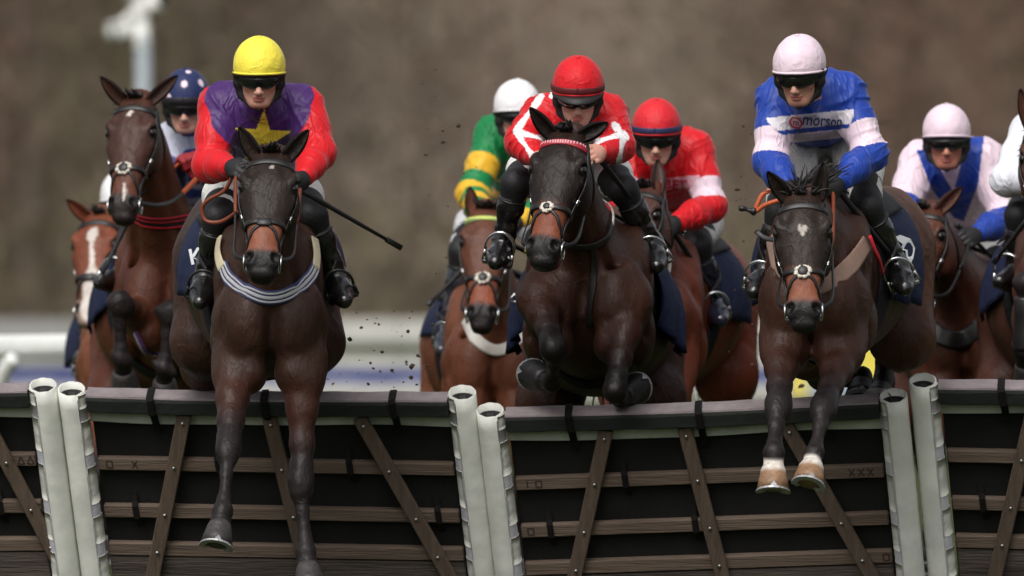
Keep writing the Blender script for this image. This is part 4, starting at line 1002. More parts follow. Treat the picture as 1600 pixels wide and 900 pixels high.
H6 = horse(dict(label='glossy red-bay horse half hidden behind the near-black one, second red-capped rider on it', Y=2.4, chest=(1006, 480), yaw=8, pitch=-2, h=.011, wide=1.04,
    poll=(1008, 296, -.36), muzzle=(968, 452, -.64), face=(-.45, -.8, .5), ears=((974, 262, -.36), (1028, 250, -.30)), hs=1.0,
    fore=[[(962, 585, .0), (956, 690, -.25), (960, 760, -.1), (966, 790, -.02)], [(1056, 585, .0), (1056, 700, -.22), (1050, 780, -.1), (1050, 812, -.04)]],
    coat=dict(BAY, body=(106, 53, 37), neck=(86, 46, 34), quarters=(118, 59, 40), head=(72, 48, 42))))
H8 = horse(dict(label='bay horse in a black breast girth, its head half behind the blue rider\'s horse', Y=3.2, chest=(1508, 516), yaw=3, pitch=-3, h=.011,
    poll=(1446, 328, -.40), muzzle=(1428, 486, -.62), face=(-.46, -.85, .45), ears=((1391, 308, -.40), (1503, 292, -.40)), hs=1.02,
    fore=[[(1466, 605, .0), (1460, 730, -.2), (1462, 820, -.1), (1466, 860, -.1)], [(1550, 605, .0), (1552, 730, -.2), (1550, 820, -.1), (1546, 860, -.1)]],
    coat=dict(BAY, body=(82, 47, 34), neck=(72, 42, 31), head=(84, 48, 35))))
H9 = horse(dict(label='dark bay horse almost wholly beyond the right edge, one foreleg in a black boot', Y=1.8, chest=(1672, 420), yaw=0, pitch=-12, h=.012,
    poll=(1632, 196, -.44), muzzle=(1640, 378, -.72), face=(-.02, -.85, .5), ears=((1594, 139, -.44), (1676, 142, -.44)), hs=1.0,
    fore=[[(1632, 470, -.02), (1604, 440, -.36), (1600, 548, -.34), (1606, 590, -.22)], [(1712, 470, .0), (1700, 470, -.36), (1694, 570, -.34), (1698, 606, -.22)]],
    coat=dict(BAY, body=(78, 48, 38))))
# ------------------------------------------------------------------ riders
class Rider: pass
SKIN = (206, 158, 140)
def proj(V):
    s = S0*48/(V[:, 1]-CAM_Y); return 800+V[:, 0]*s, 450-(V[:, 2]-CAM_Z)*s
def in_poly(x, y, poly):
    r = np.zeros(len(x), bool); n = len(poly)
    for i in range(n):
        x1, y1 = poly[i]; x2, y2 = poly[(i+1) % n]; c = ((y1 > y) != (y2 > y)) & (x < (x2-x1)*(y-y1)/(y2-y1+1e-9)+x1); r ^= c
    return r
def hand(f, C, d, inw, sc=1.0):
    d = nrm(d); inw = nrm(inw-d*(inw@d)); w = np.cross(d, inw); w = w if w[2] > 0 else -w
    f.ell(C, np.array((.046, .024, .042))*sc, np.array([d, inw, w]), .012)
    f.cone(C-d*.07*sc, C-d*.02*sc, .028*sc, .030*sc, .02)
    for i, L in enumerate((.85, 1.0, 1.06, .96)):
        o = C+w*(-.031+.0205*i)*sc; k1 = o+d*.038*sc; k2 = o+d*(.060*L)*sc+inw*.020*sc; k3 = o+d*.044*L*sc+inw*.046*sc; k4 = o+d*.016*sc+inw*.044*sc
        f.chain([o+d*.01, k1, k2, k3, k4], [.012*sc, .0118*sc, .0108*sc, .0098*sc, .0085*sc], .004)
    th = C+w*.036*sc; f.chain([C+w*.020*sc-d*.02*sc, th+inw*.016*sc+d*.006*sc, th+inw*.030*sc+d*.036*sc, th+inw*.036*sc+d*.056*sc], [.017*sc, .0135*sc, .0115*sc, .0095*sc], .008)
def rider(sp, H):
    Rr = Rider(); Y0 = H.sp['Y']; J = lambda q: P(q[0], q[1], Y0+q[2]); j = {k: J(v) for k, v in sp['j'].items()}; Rr.j = j
    fine = sp.get('fine', 1.0)
    root = thing('person', sp['label'], 'person', j['hip'], 'jockeys'); Rr.root = root
    sk = np.array(lin(*sp.get('skin', SKIN)))
    # head frame
    ff = nrm(A(*sp['look'])); uu = A(*sp.get('hup', (0, 0, 1))); uu = nrm(uu-ff*(uu@ff)); ss = np.cross(ff, uu); ss = ss if ss[0] > 0 else -ss
    hc = j['head']; HQ = lambda a, b, c: hc+ss*a+ff*b+uu*c; fr = np.array([ss, ff, uu]); Rr.HQ = HQ; Rr.fr = fr
    f = Field(hc-.22, hc+.2, .0042*max(fine, 1))
    f.ell(HQ(0, -.005, .03), (.076, .096, .092), fr, .02); f.ell(HQ(0, .030, -.042), (.058, .060, .074), fr, .03)
    f.ell(HQ(0, .066, -.100), (.027, .022, .020), fr, .028)
    for s in (-1, 1):
        f.ell(HQ(s*.043, .056, -.028), (.023, .022, .020), fr, .02); f.cone(HQ(s*.060, .0, -.05), HQ(s*.026, .058, -.100), .020, .016, .025)
        f.ell(HQ(s*.078, -.01, -.01), (.008, .018, .03), fr, .006); f.ell(HQ(s*.012, .100, -.046), (.009, .010, .008), fr, .008)
        f.ell(HQ(s*.034, .088, .004), (.017, .014, .012), fr, .012, 's')
    f.cone(HQ(0, .086, .004), HQ(0, .112, -.040), .009, .0125, .012); f.cone(HQ(-.04, .082, .022), HQ(.04, .082, .022), .012, .012, .014)
    f.ell(HQ(0, .086, -.068), (.024, .013, .0065), fr, .006); f.ell(HQ(0, .085, -.080), (.021, .013, .0075), fr, .006)
    f.cone(HQ(-.026, .097, -.0735), HQ(.026, .097, -.0735), .0022, .0022, .004, 's')
    f.cone(HQ(0, -.02, -.05), j['neck'], .058, .062, .04)
    v, fc = f.mesh(); a, b, c = (v-hc)@ss, (v-hc)@ff, (v-hc)@uu
    C = np.tile(sk, (len(v), 1)); C = mix(C, sk*np.array((.72, .62, .60)), sstep(-.06, -.085, c)*sstep(.02, .06, b)*.45)     # beard shadow is its own colour
    C = mix(C, np.array(lin(176, 100, 96)), sstep(1.25, .8, (a/.025)**2+((c+.074)/.013)**2)*sstep(.05, .075, b)*.8)
    C = mix(C, sk*np.array((1.0, .80, .76)), sstep(.034, .012, np.abs(c+.03))*sstep(.02, .03, np.abs(a))*sstep(.02, .05, b)*.6)
    parts = [(v, fc, C)]
    # trunk and limbs beneath the clothes
    pts = np.array(list(j.values())); g = Field(pts.min(0)-.13, pts.max(0)+.13, .014)
    tors = nrm(j['neck']-j['hip'])
    g.cone(j['hip'], j['neck']-tors*.08, .10, .10, .05); g.cone(j['neck']-tors*.06, j['neck'], .07, .05, .05)
    for s in 'LR':
        g.chain([j['sh'+s], j['el'+s], j['ha'+s]], [.042, .034, .024], .03); g.cone(j['neck']-tors*.08, j['sh'+s], .06, .045, .05)
        hs = j['hip']+(A(.085, 0, 0) if s == 'R' else A(-.085, 0, 0)); g.chain([hs, j['kn'+s], j['an'+s]], [.07, .045, .030], .03)
    v, fc = g.mesh(); parts.append((v, fc, sk))
    gl = sp.get('glove', (22, 21, 22)); mid = (j['haL']+j['haR'])/2
    for s in 'LR':
        Cc = j['ha'+s]; d = nrm(Cc-j['el'+s]); q = Field(Cc-.12, Cc+.12, .0045*max(fine, 1)); hand(q, Cc, d, (mid-Cc)+A(0, -.02, -.05), 1.0 if gl is None else 1.08)
        v, fc = q.mesh()
        if gl is None: parts.append((v, fc, sk*np.array((1.0, .9, .88))))
        else: put('glove', v, fc, M_BLACKG(gl), root, True)
    V, F, C = join(parts); put('body', V, F, M_SKIN, root, True, C)
    # ---- silks
    h = .0058*max(fine, .9); pts = np.array([j[k] for k in ('hip', 'neck', 'shL', 'shR', 'elL', 'elR', 'haL', 'haR')]); f = Field(pts.min(0)-.16, pts.max(0)+.16, h)
    Lt = np.linalg.norm(j['neck']-j['hip']); side = nrm(j['shR']-j['shL']); fn = nrm(np.cross(side, tors)); fn = fn if fn[1] < 0 else -fn; side = nrm(np.cross(tors, fn)); side = side if side[0] > 0 else -side
    b_ = sp.get('bulk', 1.0)
    f.loft(j['hip'], tors, fn, [(Lt*.14, 0, 0, .128*b_, .095, .11), (Lt*.34, 0, .0, .140*b_, .105, .105), (Lt*.6, 0, .0, .160*b_, .115, .105), (Lt*.82, 0, -.005, .165*b_, .105, .10), (Lt*.95, 0, -.01, .11, .07, .075)], (.03, .04), .04)
    ra = sp.get('arm', 1.0)
    for s in 'LR':
        S_, E_, Hh = j['sh'+s], j['el'+s], j['ha'+s]; wr = E_+(Hh-E_)*(1-.055/np.linalg.norm(Hh-E_))
        f.cone(j['neck']-tors*.07, S_, .085, .070*ra, .06)
    f.ell((j['shL']+j['shR'])/2-fn*.03+tors*.0, (.165*b_, .085, .085), np.array([side, fn, tors]), .07)
    f.cone(j['neck']-tors*.10, j['neck']+(hc-uu*.10-j['neck'])*.45, .080, .062, .03)
    for s in 'LR':
        S_, E_, Hh = j['sh'+s], j['el'+s], j['ha'+s]; wr = E_+(Hh-E_)*(1-.055/np.linalg.norm(Hh-E_))
        f.chain([S_, S_+(E_-S_)*.5, E_], [.074*ra, .066*ra, .060*ra], .05); f.ell(E_, (.066*ra,)*3, None, .03)
        f.chain([E_, E_+(wr-E_)*.5, E_+(wr-E_)*.93], [.062*ra, .056*ra, .042*ra], .03); f.cone(E_+(wr-E_)*.9, wr, .036, .034, .012)
    V, F = f.mesh(); N = vnormals(V, F)
    reg = np.zeros(len(V), int); best = np.full(len(V), 9.); tt = ((V-j['hip'])@tors)/Lt; t = tt.copy()
    dT, _ = seg_dist(V, j['hip'], j['neck']); best = dT/sp.get('yoke', .178)
    el = np.zeros(len(V))
    for k, s in enumerate('LR'):
        for m, (p, q, r_) in enumerate(((j['sh'+s], j['el'+s], .078), (j['el'+s], j['ha'+s], .058))):
            d_, t_ = seg_dist(V, p, q); u = d_/r_*(1.0 if m else 1.0); w = u < best; reg[w] = 1+2*k+m; best[w] = u[w]; t[w] = t_[w]
        el = np.maximum(el, sstep(.24, .05, np.linalg.norm(V-j['el'+s], axis=1)))
        el = np.maximum(el, .8*sstep(.2, .05, np.linalg.norm(V-j['sh'+s], axis=1)))
    # creases: narrow ridged folds, running round the sleeves and down from the shoulders
    rs = int(sp['j']['head'][0]); lown = wob(V, 7, rs); fold = np.zeros(len(V))
    for k, s in enumerate('LR'):
        for m, (p, q) in enumerate(((j['sh'+s], j['el'+s]), (j['el'+s], j['ha'+s]))):
            w = reg == 1+2*k+m; d_ = nrm(q-p); e1 = nrm(np.cross(d_, A(.3, 1, .2))); e2 = np.cross(d_, e1); x = V[w]-p
            th = np.arctan2(x@e2, x@e1); sl = (x@d_); ph = sl/.05*math.pi+(1.4 if m else -1.1)*th+3.6*wob(V[w], 8, rs+k+m*3)
            fold[w] = (1-np.abs(np.sin(ph)))**2.6*.011*np.clip(.1+1.2*wob(V[w], 11, rs+11), 0, 1)
    wt = reg == 0; W1 = np.abs(wob(V[wt]*np.array((1.4, 1, .7)), 15, rs+4)); W2 = np.abs(wob(V[wt], 30, rs+6)); fold[wt] = np.clip(1-W1/.35, 0, 1)**2*.009+np.clip(1-W2/.4, 0, 1)**2*.004
    V = V+N*(fold*(.55+.6*el)+.0016*wob(V, 45, rs+2)+.004*lown)[:, None]
    px, py = proj(V); info = dict(V=V, N=N, reg=reg, t=t, tt=tt, lat=(V-j['hip'])@side, front=(V-j['hip'])@fn, px=px, py=py, face=(N@nrm(CAMP-hc)) > -.1)
    C = sp['silk'](info)
    sh = put('silks', V, F, M_SILK, root, True, C); Rr.silk = sh; Rr.bvh = bvh_of(V, F)
    # ---- breeches
    br = np.array(lin(*sp.get('breech', (226, 224, 220)))); pts = np.array([j[k] for k in ('hip', 'knL', 'knR')]); f = Field(pts.min(0)-.25, pts.max(0)+.25, .008)
    f.ell(j['hip']-tors*.02, (.165, .14, .13), np.array([side, fn, tors]), .05)
    for s, sg in (('L', -1), ('R', 1)):
        hs = j['hip']+side*sg*.095-tors*.03; K = j['kn'+s]; f.chain([hs, hs+(K-hs)*.5, hs+(K-hs)*.86], [.108, .092, .070], .05)
    v, fc = f.mesh(); n_ = vnormals(v, fc); v = v+n_*((.5-np.abs(wob(v, 18, rs+5)))*.010)[:, None]
    put('breeches', v, fc, M_BREECH, root, True, np.tile(br, (len(v), 1)))
    # ---- boots
    bc = np.array(lin(*sp.get('bootc', (22, 21, 22))))
    for s, sg in (('L', -1), ('R', 1)):
        K, An, To = j['kn'+s], j['an'+s], j['to'+s]; hs = j['hip']+side*sg*.095; f = Field(np.minimum(np.minimum(K, An), To)-.16, np.maximum(np.maximum(K, An), To)+.16, .0075)
        sn = nrm(An-K); f.chain([K+sn*.075, K+(An-K)*.4, K+(An-K)*.8, An], [.053, .052, .040, .042], .03)
        kf = Field(np.minimum(K, hs)-.12, np.maximum(K, hs)+.14, .008); kf.cone(K+(hs-K)*.24, K, .079, .058, .04); kf.cone(K, K+sn*.10, .058, .050, .03); kv, kfc = kf.mesh(); put('knee_sock', kv, kfc, M_BLACKG((24, 23, 25)), root)
        fd = nrm(To-An); dn_ = nrm(An-K); sole = nrm(dn_-fd*(dn_@fd)) if np.linalg.norm(np.cross(dn_, fd)) > .1 else A(0, 0, -1)
        f.chain([An+sole*.02, An+(To-An)*.55+sole*.02, To], [.046, .043, .032], .03); f.ell(An-fd*.035+sole*.05, (.034, .034, .03), None, .02)
        f.ell(An+(To-An)*.62+sole*.015, (.044, .034, .07), np.array([nrm(np.cross(fd, sole)), sole, fd]), .02)
        v, fc = f.mesh(); n_ = vnormals(v, fc); q = seg_dist(v, An, An+(K-An)*.15)[0]
        v = v+n_*((.5-np.abs(wob(v*np.array((1, 1, 2.2)), 26, rs+8)))*.007*(.25+sstep(.16, .04, q)))[:, None]
        tk = ((v-K)@nrm(An-K)); C = np.tile(bc, (len(v), 1)); C = mix(C, np.array(lin(16, 15, 16)), sstep(.06, .03, tk))
        bo = put('boot', v, fc, M_BOOT, root, True, C)
        # boot top band
        q = MB(); c_ = K+nrm(An-K)*.075; q.add(*torus(c_, nrm(An-K), .054, .006, 24, 6)); q.put('boot_cuff', M_LEATHER, bo)
        # stirrup belongs to the saddle
        ball = An+(To-An)*.62; q = MB(); up = -sole; lat = nrm(np.cross(fd, up)); pts_ = []
        for a_ in np.linspace(-.25, math.pi+.25, 15): pts_.append(ball+lat*.060*math.cos(a_)+up*(.025+.074*math.sin(a_))-fd*.01)
        q.tube(pts_, .0062, 8); q.tube([ball+lat*.060+sole*.047-fd*.01, ball-lat*.060+sole*.047-fd*.01], .012, 8)
        q.tube([pts_[0], ball+lat*.060+sole*.047-fd*.01], .007, 6); q.tube([pts_[-1], ball-lat*.060+sole*.047-fd*.01], .008, 6)
        q.put('stirrup', M_STEEL if sp.get('steel', 1) else M_LEATHER, H.root)
        top = H.T(sg*.24, .52, .22); e_ = ball+up*.10-fd*.01
        q = MB(); pp = crom([top, (top+e_)/2+A(sg*.03, .02, 0), e_], 6); q.ribbon(pp, [A(sg, -.2, 0)]*len(pp), .022, .004); q.put('stirrup_leather', M_LEATHER, H.root)
    # ---- cap, harness, goggles
    cp = sp['cap']; q = []; m_, n_ = sp.get('capres', (22, 64)); cu = .036; rx, ry, rz = .106, .130, .122; Cc = []
    for i in range(m_):
        for k in range(n_):
            ph = 2*math.pi*k/n_; rim = -.012+.052*(.5+.5*math.cos(ph))**1.2; th_m = math.acos(np.clip((rim-cu)/rz, -1, 1)); th = th_m*(i/(m_-1))
            d = np.array([math.sin(ph)*math.sin(th), math.cos(ph)*math.sin(th), math.cos(th)])
            seam = min(abs(((ph/(2*math.pi)*6+.5) % 1)-.5), 1)*2*math.pi/6*math.sin(th)
            rr = 1-.010*math.exp(-(seam/.030)**2)+.006*math.sin(ph*3+th*4+rs)*math.sin(th)+.005*math.sin(ph*9+th*11+rs)*math.sin(th)**2
            q.append(HQ(*(d*np.array([rx, ry, rz])*rr+np.array([0, -.005, cu])))); Cc.append(cp(ph if ph < math.pi else ph-2*math.pi, th, (i/(m_-1)), rim))
    q = np.array(q); ix = np.arange(m_*n_).reshape(m_, n_); nx = np.roll(ix, -1, 1)
    F = np.stack([ix[:-1], ix[1:], nx[1:], nx[:-1]], -1).reshape(-1, 4)
    inner = hc+(q[-n_:]-hc)*.93; q2 = np.vstack([q, inner]); F = np.vstack([F, np.stack([ix[-1], np.arange(n_)+m_*n_, np.roll(np.arange(n_), -1)+m_*n_, nx[-1]], 1)])
    cap = put('cap', q2, F, M_CAP, root, True, np.vstack([np.array(Cc), np.array(Cc)[-n_:]]))
    b = MB(); b.add(*disc(HQ(0, -.005, cu+rz+.001), uu, ss, .010, .006)); b.put('button', M_CAPC(tuple(np.array(Cc)[0])), cap)
    rim = q[-n_:]; b = MB(); b.tube(np.vstack([rim, rim[:1]]), .0055, 6, False); b.put('rim', M_CAPC(tuple(np.array(Cc)[-n_])) if sp.get('rimsame', 1) else M_BLACK, cap)
    if 'band' in sp:
        ring = np.array([q[(m_-3)*n_+k] for k in range(n_+1 if False else n_)]); ring = np.vstack([ring, ring[:1]]); nn = ring-HQ(0, -.005, .03); b = MB(); b.ribbon(ring+nrm(ff)*0+nn/np.linalg.norm(nn, axis=1)[:, None]*.003, nn, .024, .003); b.put('cap_band', M_CAPC(lin(*sp['band'])), cap)
    if sp.get('peak'):
        V = []; F = []; ks = range(-n_*3//16, n_*3//16+1); 
        for k in ks:
            p = rim[k % n_]; ph = 2*math.pi*k/n_; o_ = math.cos(ph*1.25)
            for (e1, e2) in ((0, 0), (.022, -.008), (.042, -.022), (.042, -.027), (.02, -.014), (0, -.008)): V.append(p+ff*e1*max(o_, 0)+uu*e2*max(o_, 0)+ss*math.sin(ph)*e1*.2)
        for i in range(len(list(ks))-1):
            for e in range(6): F.append((i*6+e, (i+1)*6+e, (i+1)*6+(e+1) % 6, i*6+(e+1) % 6))
        b = MB(); b.add(V, F); b.put('peak', M_CAPC(lin(*sp['peak'])), cap)
    # liner band, side pads, chin strap
    f = Field(hc-.2, hc+.2, .0058)
    for k in range(n_): f.ell(hc+(rim[k]-hc)*.90-uu*.004, (.012,)*3, None, .008)
    for s in (-1, 1):
        f.chain([HQ(s*.086, .020, .02), HQ(s*.083, .018, -.03), HQ(s*.070, .026, -.078), HQ(s*.040, .055, -.112)], [.017, .020, .015, .008], .015)
        f.chain([HQ(s*.080, -.045, .0), HQ(s*.078, -.02, -.045), HQ(s*.072, .015, -.072)], [.018, .016, .012], .015)
        f.cone(HQ(s*.040, .055, -.112), HQ(0, .072, -.124), .007, .007, .008)
    f.chain([HQ(-.08, -.05, .0), HQ(0, -.095, -.01), HQ(.08, -.05, .0)], [.016, .02, .016], .02)
    v, fc = f.mesh(); put('harness', v, fc, M_BLACK, cap)
    def visor(p0, top, bot, rx_, ry_, name, m, notch, wrapc=0.0):
        V = []; na, nb = 31, 7
        for i in range(nb):
            for k in range(na):
                ph = -p0+2*p0*k/(na-1); lo = bot+notch*math.exp(-(ph/.16)**2)+.010*(abs(ph)/p0)**3; hi_ = top-.006*(abs(ph)/p0)**3; w = i/(nb-1); zz_ = lo+(hi_-lo)*w
                bl = 1-.05*(2*w-1)**2; V.append(HQ(math.sin(ph)*rx_*bl, math.cos(ph)*ry_*bl, zz_))
        V = np.array(V); ix = np.arange(na*nb).reshape(nb, na); F = np.stack([ix[:-1, :-1], ix[:-1, 1:], ix[1:, 1:], ix[1:, :-1]], -1).reshape(-1, 4); N = vnormals(V, F)
        if ((V-hc)*N).sum() < 0: F = F[:, ::-1]; N = -N
        V2 = np.vstack([V+N*.003, V-N*.004]); rm = np.concatenate([ix[0], ix[1:, -1], ix[-1, -2::-1], ix[-2:0:-1, 0]])
        R_ = np.stack([rm, np.roll(rm, -1), np.roll(rm, -1)+na*nb, rm+na*nb], 1); return put(name, V2, np.vstack([F, F[:, ::-1]+na*nb, R_]), m, gog)
    gog = bpy.data.objects.new('goggles', None); COL.objects.link(gog); gog.parent = root; gog.location = tuple(hc-wloc(root)); gog.empty_display_size = .03
    visor(1.22, .030, -.027, .091, .115, 'frame', M_BLACK, .012); visor(1.02, .024, -.022, .0945, .119, 'lens', M_LENS, .012)
    return Rr
_g = {}
def M_BLACKG(c): return mat('glove_%d_%d_%d' % c, lin(*c), rough=.6, noise=(50, .8, 1.2), bump=((70, .25, 2),))
def M_CAPC(c): return mat('trim_%.3f_%.3f_%.3f' % tuple(c), tuple(c), rough=.55, noise=(20, .92, 1.05), bump=((60, .1, 2),))
def cable(pts, r, m, name, parent, n=7, k=8):
    b = MB(); p = crom(pts, k); b.tube(p, np.interp(np.linspace(0, 1, len(p)), np.linspace(0, 1, len(np.atleast_1d(r))), np.atleast_1d(r)), n); return b.put(name, m, parent)
def rein(H, a, b, sag=.06, m=None, tan=None, side=1):
    """rein from the bit ring to the hand: flat strap, its last third rubber grip"""
    mid = (a+b)/2+A(side*.02, 0, -sag); p = crom([a, a*.7+mid*.3+A(side*.03, 0, -sag*.3), mid, b], 8); b_ = MB(); N = [A(side, -.3, .2)]*len(p)
    cut = int(len(p)*.72); b_.ribbon(p[:cut+1], N[:cut+1], .018, .004); o = b_.put('rein', m or M_LEATHER, H.root)
    b_ = MB(); b_.ribbon(p[cut:], N[cut:], .022, .006); b_.put('rein_grip', tan or M_BROWNL, o)
def whip(a, b, label, hand=None, stripe=None):
    d = nrm(b-a); L = np.linalg.norm(b-a); t = thing('whip', label, 'whip', a, 'riding whips')
    q = MB(); pp = [a+d*L*x for x in (0, .12, .25, .28, .6, .84)]; q.tube(pp, [.013, .012, .012, .0105, .009, .0075], 8); sh = q.put('shaft', M_BLACK, t)
    q = MB(); q.tube([a-d*.012, a, a+d*.004], [.010, .015, .012], 8); q.put('handle_cap', M_BLACK, t)
    sd = nrm(np.cross(d, A(0, 1, 0))); q = MB(); q.box(a+d*L*.92, d*L*.08, sd*.012, A(0, .004, 0), .003); q.put('flap', M_LEATHER, t)
    if stripe is not None: q = MB(); q.tube([a+d*L*stripe[0], a+d*L*stripe[1]], [.0095, .009], 8); q.put('band', mat('whip_band', lin(200, 176, 132), rough=.5), sh)
    return t
# ------------------------------------------------------------------ the riders, their silks and caps
def L3(*c): return np.array(lin(*c))
RED, PURP, YEL, BLUE, PINK, WHITE = L3(204, 22, 32), L3(68, 36, 100), L3(242, 224, 76), L3(32, 64, 156), L3(230, 208, 220), L3(234, 232, 234)
NAVY, GREEN, GOLD = L3(34, 44, 86), L3(14, 122, 66), L3(226, 176, 46)
def plain(c): return lambda ph, th, w, rim: c
def star_poly(cx, cy, r, r2, rot=0, sx=1.0):
    return [(cx+sx*(r if i % 2 == 0 else r2)*math.sin(rot+i*math.pi/5), cy-(r if i % 2 == 0 else r2)*math.cos(rot+i*math.pi/5)) for i in range(10)]
def silk3(I):
    C = np.where((I['reg'] == 0)[:, None], PURP, RED); return np.where((in_poly(I['px'], I['py'], star_poly(410, 217, 47, 18, .06, 1.0)) & I['face'] & (I['reg'] == 0))[:, None], YEL, C)
R3 = rider(dict(label='jockey in purple shirt with yellow star, red sleeves and yellow cap', fine=.95, bulk=1.12, arm=1.06,
    j=dict(head=(405, 117, .12), neck=(406, 176, .28), shL=(343, 168, .34), shR=(474, 168, .34), elL=(330, 258, .22), elR=(496, 238, .22), haL=(368, 262, .0), haR=(470, 286, .0), hip=(408, 276, .80),
           knL=(340, 338, 0.32), knR=(488, 336, 0.32), anL=(322, 428, 0.42), anR=(524, 430, 0.42), toL=(312, 472, 0.26), toR=(538, 470, 0.26)),
    look=(0, -1, -.32), yoke=.2, cap=plain(YEL), silk=silk3, steel=0, rimsame=1), H3)
def silk5(I):
    C = np.tile(RED, (len(I['V']), 1)); a = I['reg'] > 0; x, y = I['px'], I['py']; w = np.zeros(len(x), bool)
    wv = wob(I['V'], 14, 3)*6
    for (p, q, hw) in (((846, 150), (806, 205), 4.5), ((806, 205), (868, 222), 4), ((806, 205), (836, 250), 4), ((960, 195), (978, 215), 5), ((920, 225), (975, 208), 4), ((975, 208), (966, 262), 4), ((862, 150), (880, 128), 4)):
        p, q = np.array(p, float), np.array(q, float); d = q-p; t = np.clip(((x-p[0])*d[0]+(y-p[1])*d[1])/(d@d), 0, 1); w |= np.hypot(x-p[0]-t*d[0], y-p[1]-t*d[1]) < hw*(1.0+.25*np.sin(t*9))
    return np.where((w & I['face'])[:, None], WHITE, C)
def cap5(ph, th, w, rim): return RED
R5 = rider(dict(label='front jockey in red silks with white seams, black peak on red cap', fine=.95, glove=None, bulk=1.05,
    j=dict(head=(903, 146, .04), neck=(902, 188, .20), shL=(846, 184, .26), shR=(952, 182, .26), elL=(814, 222, .12), elR=(966, 228, .12), haL=(843, 252, -.10), haR=(932, 240, -.10), hip=(890, 252, .74),
           knL=(806, 286, 0.28), knR=(974, 296, 0.28), anL=(786, 378, 0.36), anR=(1018, 380, 0.38), toL=(774, 410, 0.18), toR=(1026, 416, 0.20)),
    look=(.0, -1, -.42), cap=cap5, silk=silk5, peak=(24, 20, 20), band=(92, 22, 26)), H5)
def silk7(I):
    C = np.tile(BLUE, (len(I['V']), 1)); r, t = I['reg'], I['t']; b = ((r == 1) | (r == 3)) & (t > .55) & (t < .97)
    C = np.where(b[:, None], PINK, C); x, y = I['px'], I['py']; m = (r == 0) & I['face'] & (I['front'] > 0); yy = y+(x-1270)*.10
    C = np.where((m & (yy > 177) & (yy < 199))[:, None], L3(214, 208, 216), C); C = np.where((m & (yy > 206) & (yy < 220))[:, None], PINK*.9, C)
    return C
R7 = rider(dict(skin=(196, 146, 126), label='jockey in royal blue silks with pale sleeve bands and pale pink cap, white breeches', fine=.95, bulk=1.08, arm=1.05,
    j=dict(head=(1250, 114, .10), neck=(1264, 168, .28), shL=(1214, 160, .34), shR=(1322, 150, .36), elL=(1204, 250, .24), elR=(1360, 240, .26), haL=(1236, 300, .02), haR=(1302, 292, .04), hip=(1290, 200, .82),
           knL=(1220, 330, 0.32), knR=(1356, 322, 0.32), anL=(1196, 420, 0.38), anR=(1400, 412, 0.46), toL=(1178, 456, 0.22), toR=(1414, 450, 0.30)),
    look=(-.30, -1, -.38), cap=plain(PINK), silk=silk7), H7)
def cap2(ph, th, w, rim):
    for (p, t, r) in ((.05, .86, .145), (1.05, .95, .145), (-.95, .95, .145), (.05, -.1, .0), (2.1, .9, .145), (-2.1, .9, .145), (3.1, .95, .145), (.6, .28, .12), (-.7, 1.42, .13), (.9, 1.42, .13)):
        if (math.sin(th)*math.cos(ph)-math.sin(t)*math.cos(p))**2+(math.sin(th)*math.sin(ph)-math.sin(t)*math.sin(p))**2+(math.cos(th)-math.cos(t))**2 < r*r: return PINK*1.02
    return NAVY
def silk2(I):
    C = np.tile(L3(40, 66, 138), (len(I['V']), 1)); m = (I['reg'] == 0) & (np.sin(I['tt']*24) > .2); C = np.where(m[:, None], L3(186, 188, 204), C); return np.where((I['reg'] > 0)[:, None], L3(58, 74, 128), C)
R2 = rider(dict(label='jockey in navy cap with white spots, half hidden behind the star shirt', fine=1.2, glove=(150, 34, 42),
    j=dict(head=(291, 162, .28), neck=(300, 214, .42), shL=(262, 226, .44), shR=(350, 222, .44), elL=(262, 290, .26), elR=(352, 300, .26), haL=(288, 250, -.02), haR=(318, 268, -.02), hip=(318, 316, .86),
           knL=(232, 356, 0.36), knR=(346, 366, 0.36), anL=(196, 424, 0.36), anR=(362, 450, 0.40), toL=(156, 442, 0.14), toR=(366, 482, 0.24)),
    look=(-.08, -1, -.28), cap=cap2, capres=(44, 128), silk=silk2, band=(34, 32, 38), breech=(178, 178, 184)), H2)
R1 = rider(dict(label='jockey in white silks and white cap hidden behind the high-headed bay', fine=1.4, glove=(22, 21, 22),
    j=dict(head=(192, 318, .30), neck=(200, 352, .44), shL=(168, 362, .46), shR=(244, 362, .46), elL=(168, 420, .30), elR=(246, 420, .30), haL=(186, 440, .0), haR=(226, 440, .0), hip=(208, 420, .88),
           knL=(146, 470, 0.36), knR=(262, 470, 0.36), anL=(138, 555, 0.40), anR=(276, 556, 0.40), toL=(132, 588, 0.24), toR=(284, 588, 0.24)),
    look=(0, -1, -.2), cap=plain(WHITE), silk=lambda I: np.tile(WHITE, (len(I['V']), 1))), H1)
def silk4(I):
    C = np.tile(GREEN, (len(I['V']), 1)); r, t = I['reg'], I['t']; y = I['py']
    b = ((y > 256) & (y < 286)) | ((y > 306) & (y < 322)) | ((y > 334) & (y < 346)); 
    s = np.where(r == 0, (I['tt'] < .62) & (np.sin(I['tt']*21) > 0), np.where((r == 1) | (r == 3), (t > .42) & (t < .70) | (t > .92), np.sin(t*16+1.2) > .1))
    return np.where(s[:, None], GOLD, C)
R4 = rider(dict(label='jockey in green and yellow hooped silks and white cap', fine=1.15, bulk=1.05,
    j=dict(head=(808, 178, .24), neck=(816, 214, .42), shL=(768, 212, .46), shR=(866, 212, .46), elL=(740, 304, .30), elR=(880, 300, .30), haL=(752, 346, .0), haR=(800, 352, .0), hip=(800, 318, .90),
           knL=(722, 392, 0.36), knR=(850, 392, 0.36), anL=(706, 506, 0.42), anR=(866, 500, 0.42), toL=(690, 548, 0.26), toR=(876, 540, 0.26)),
    look=(.16, -1, -.2), cap=plain(WHITE), silk=silk4, bootc=(46, 48, 56), breech=(200, 200, 204)), H4)
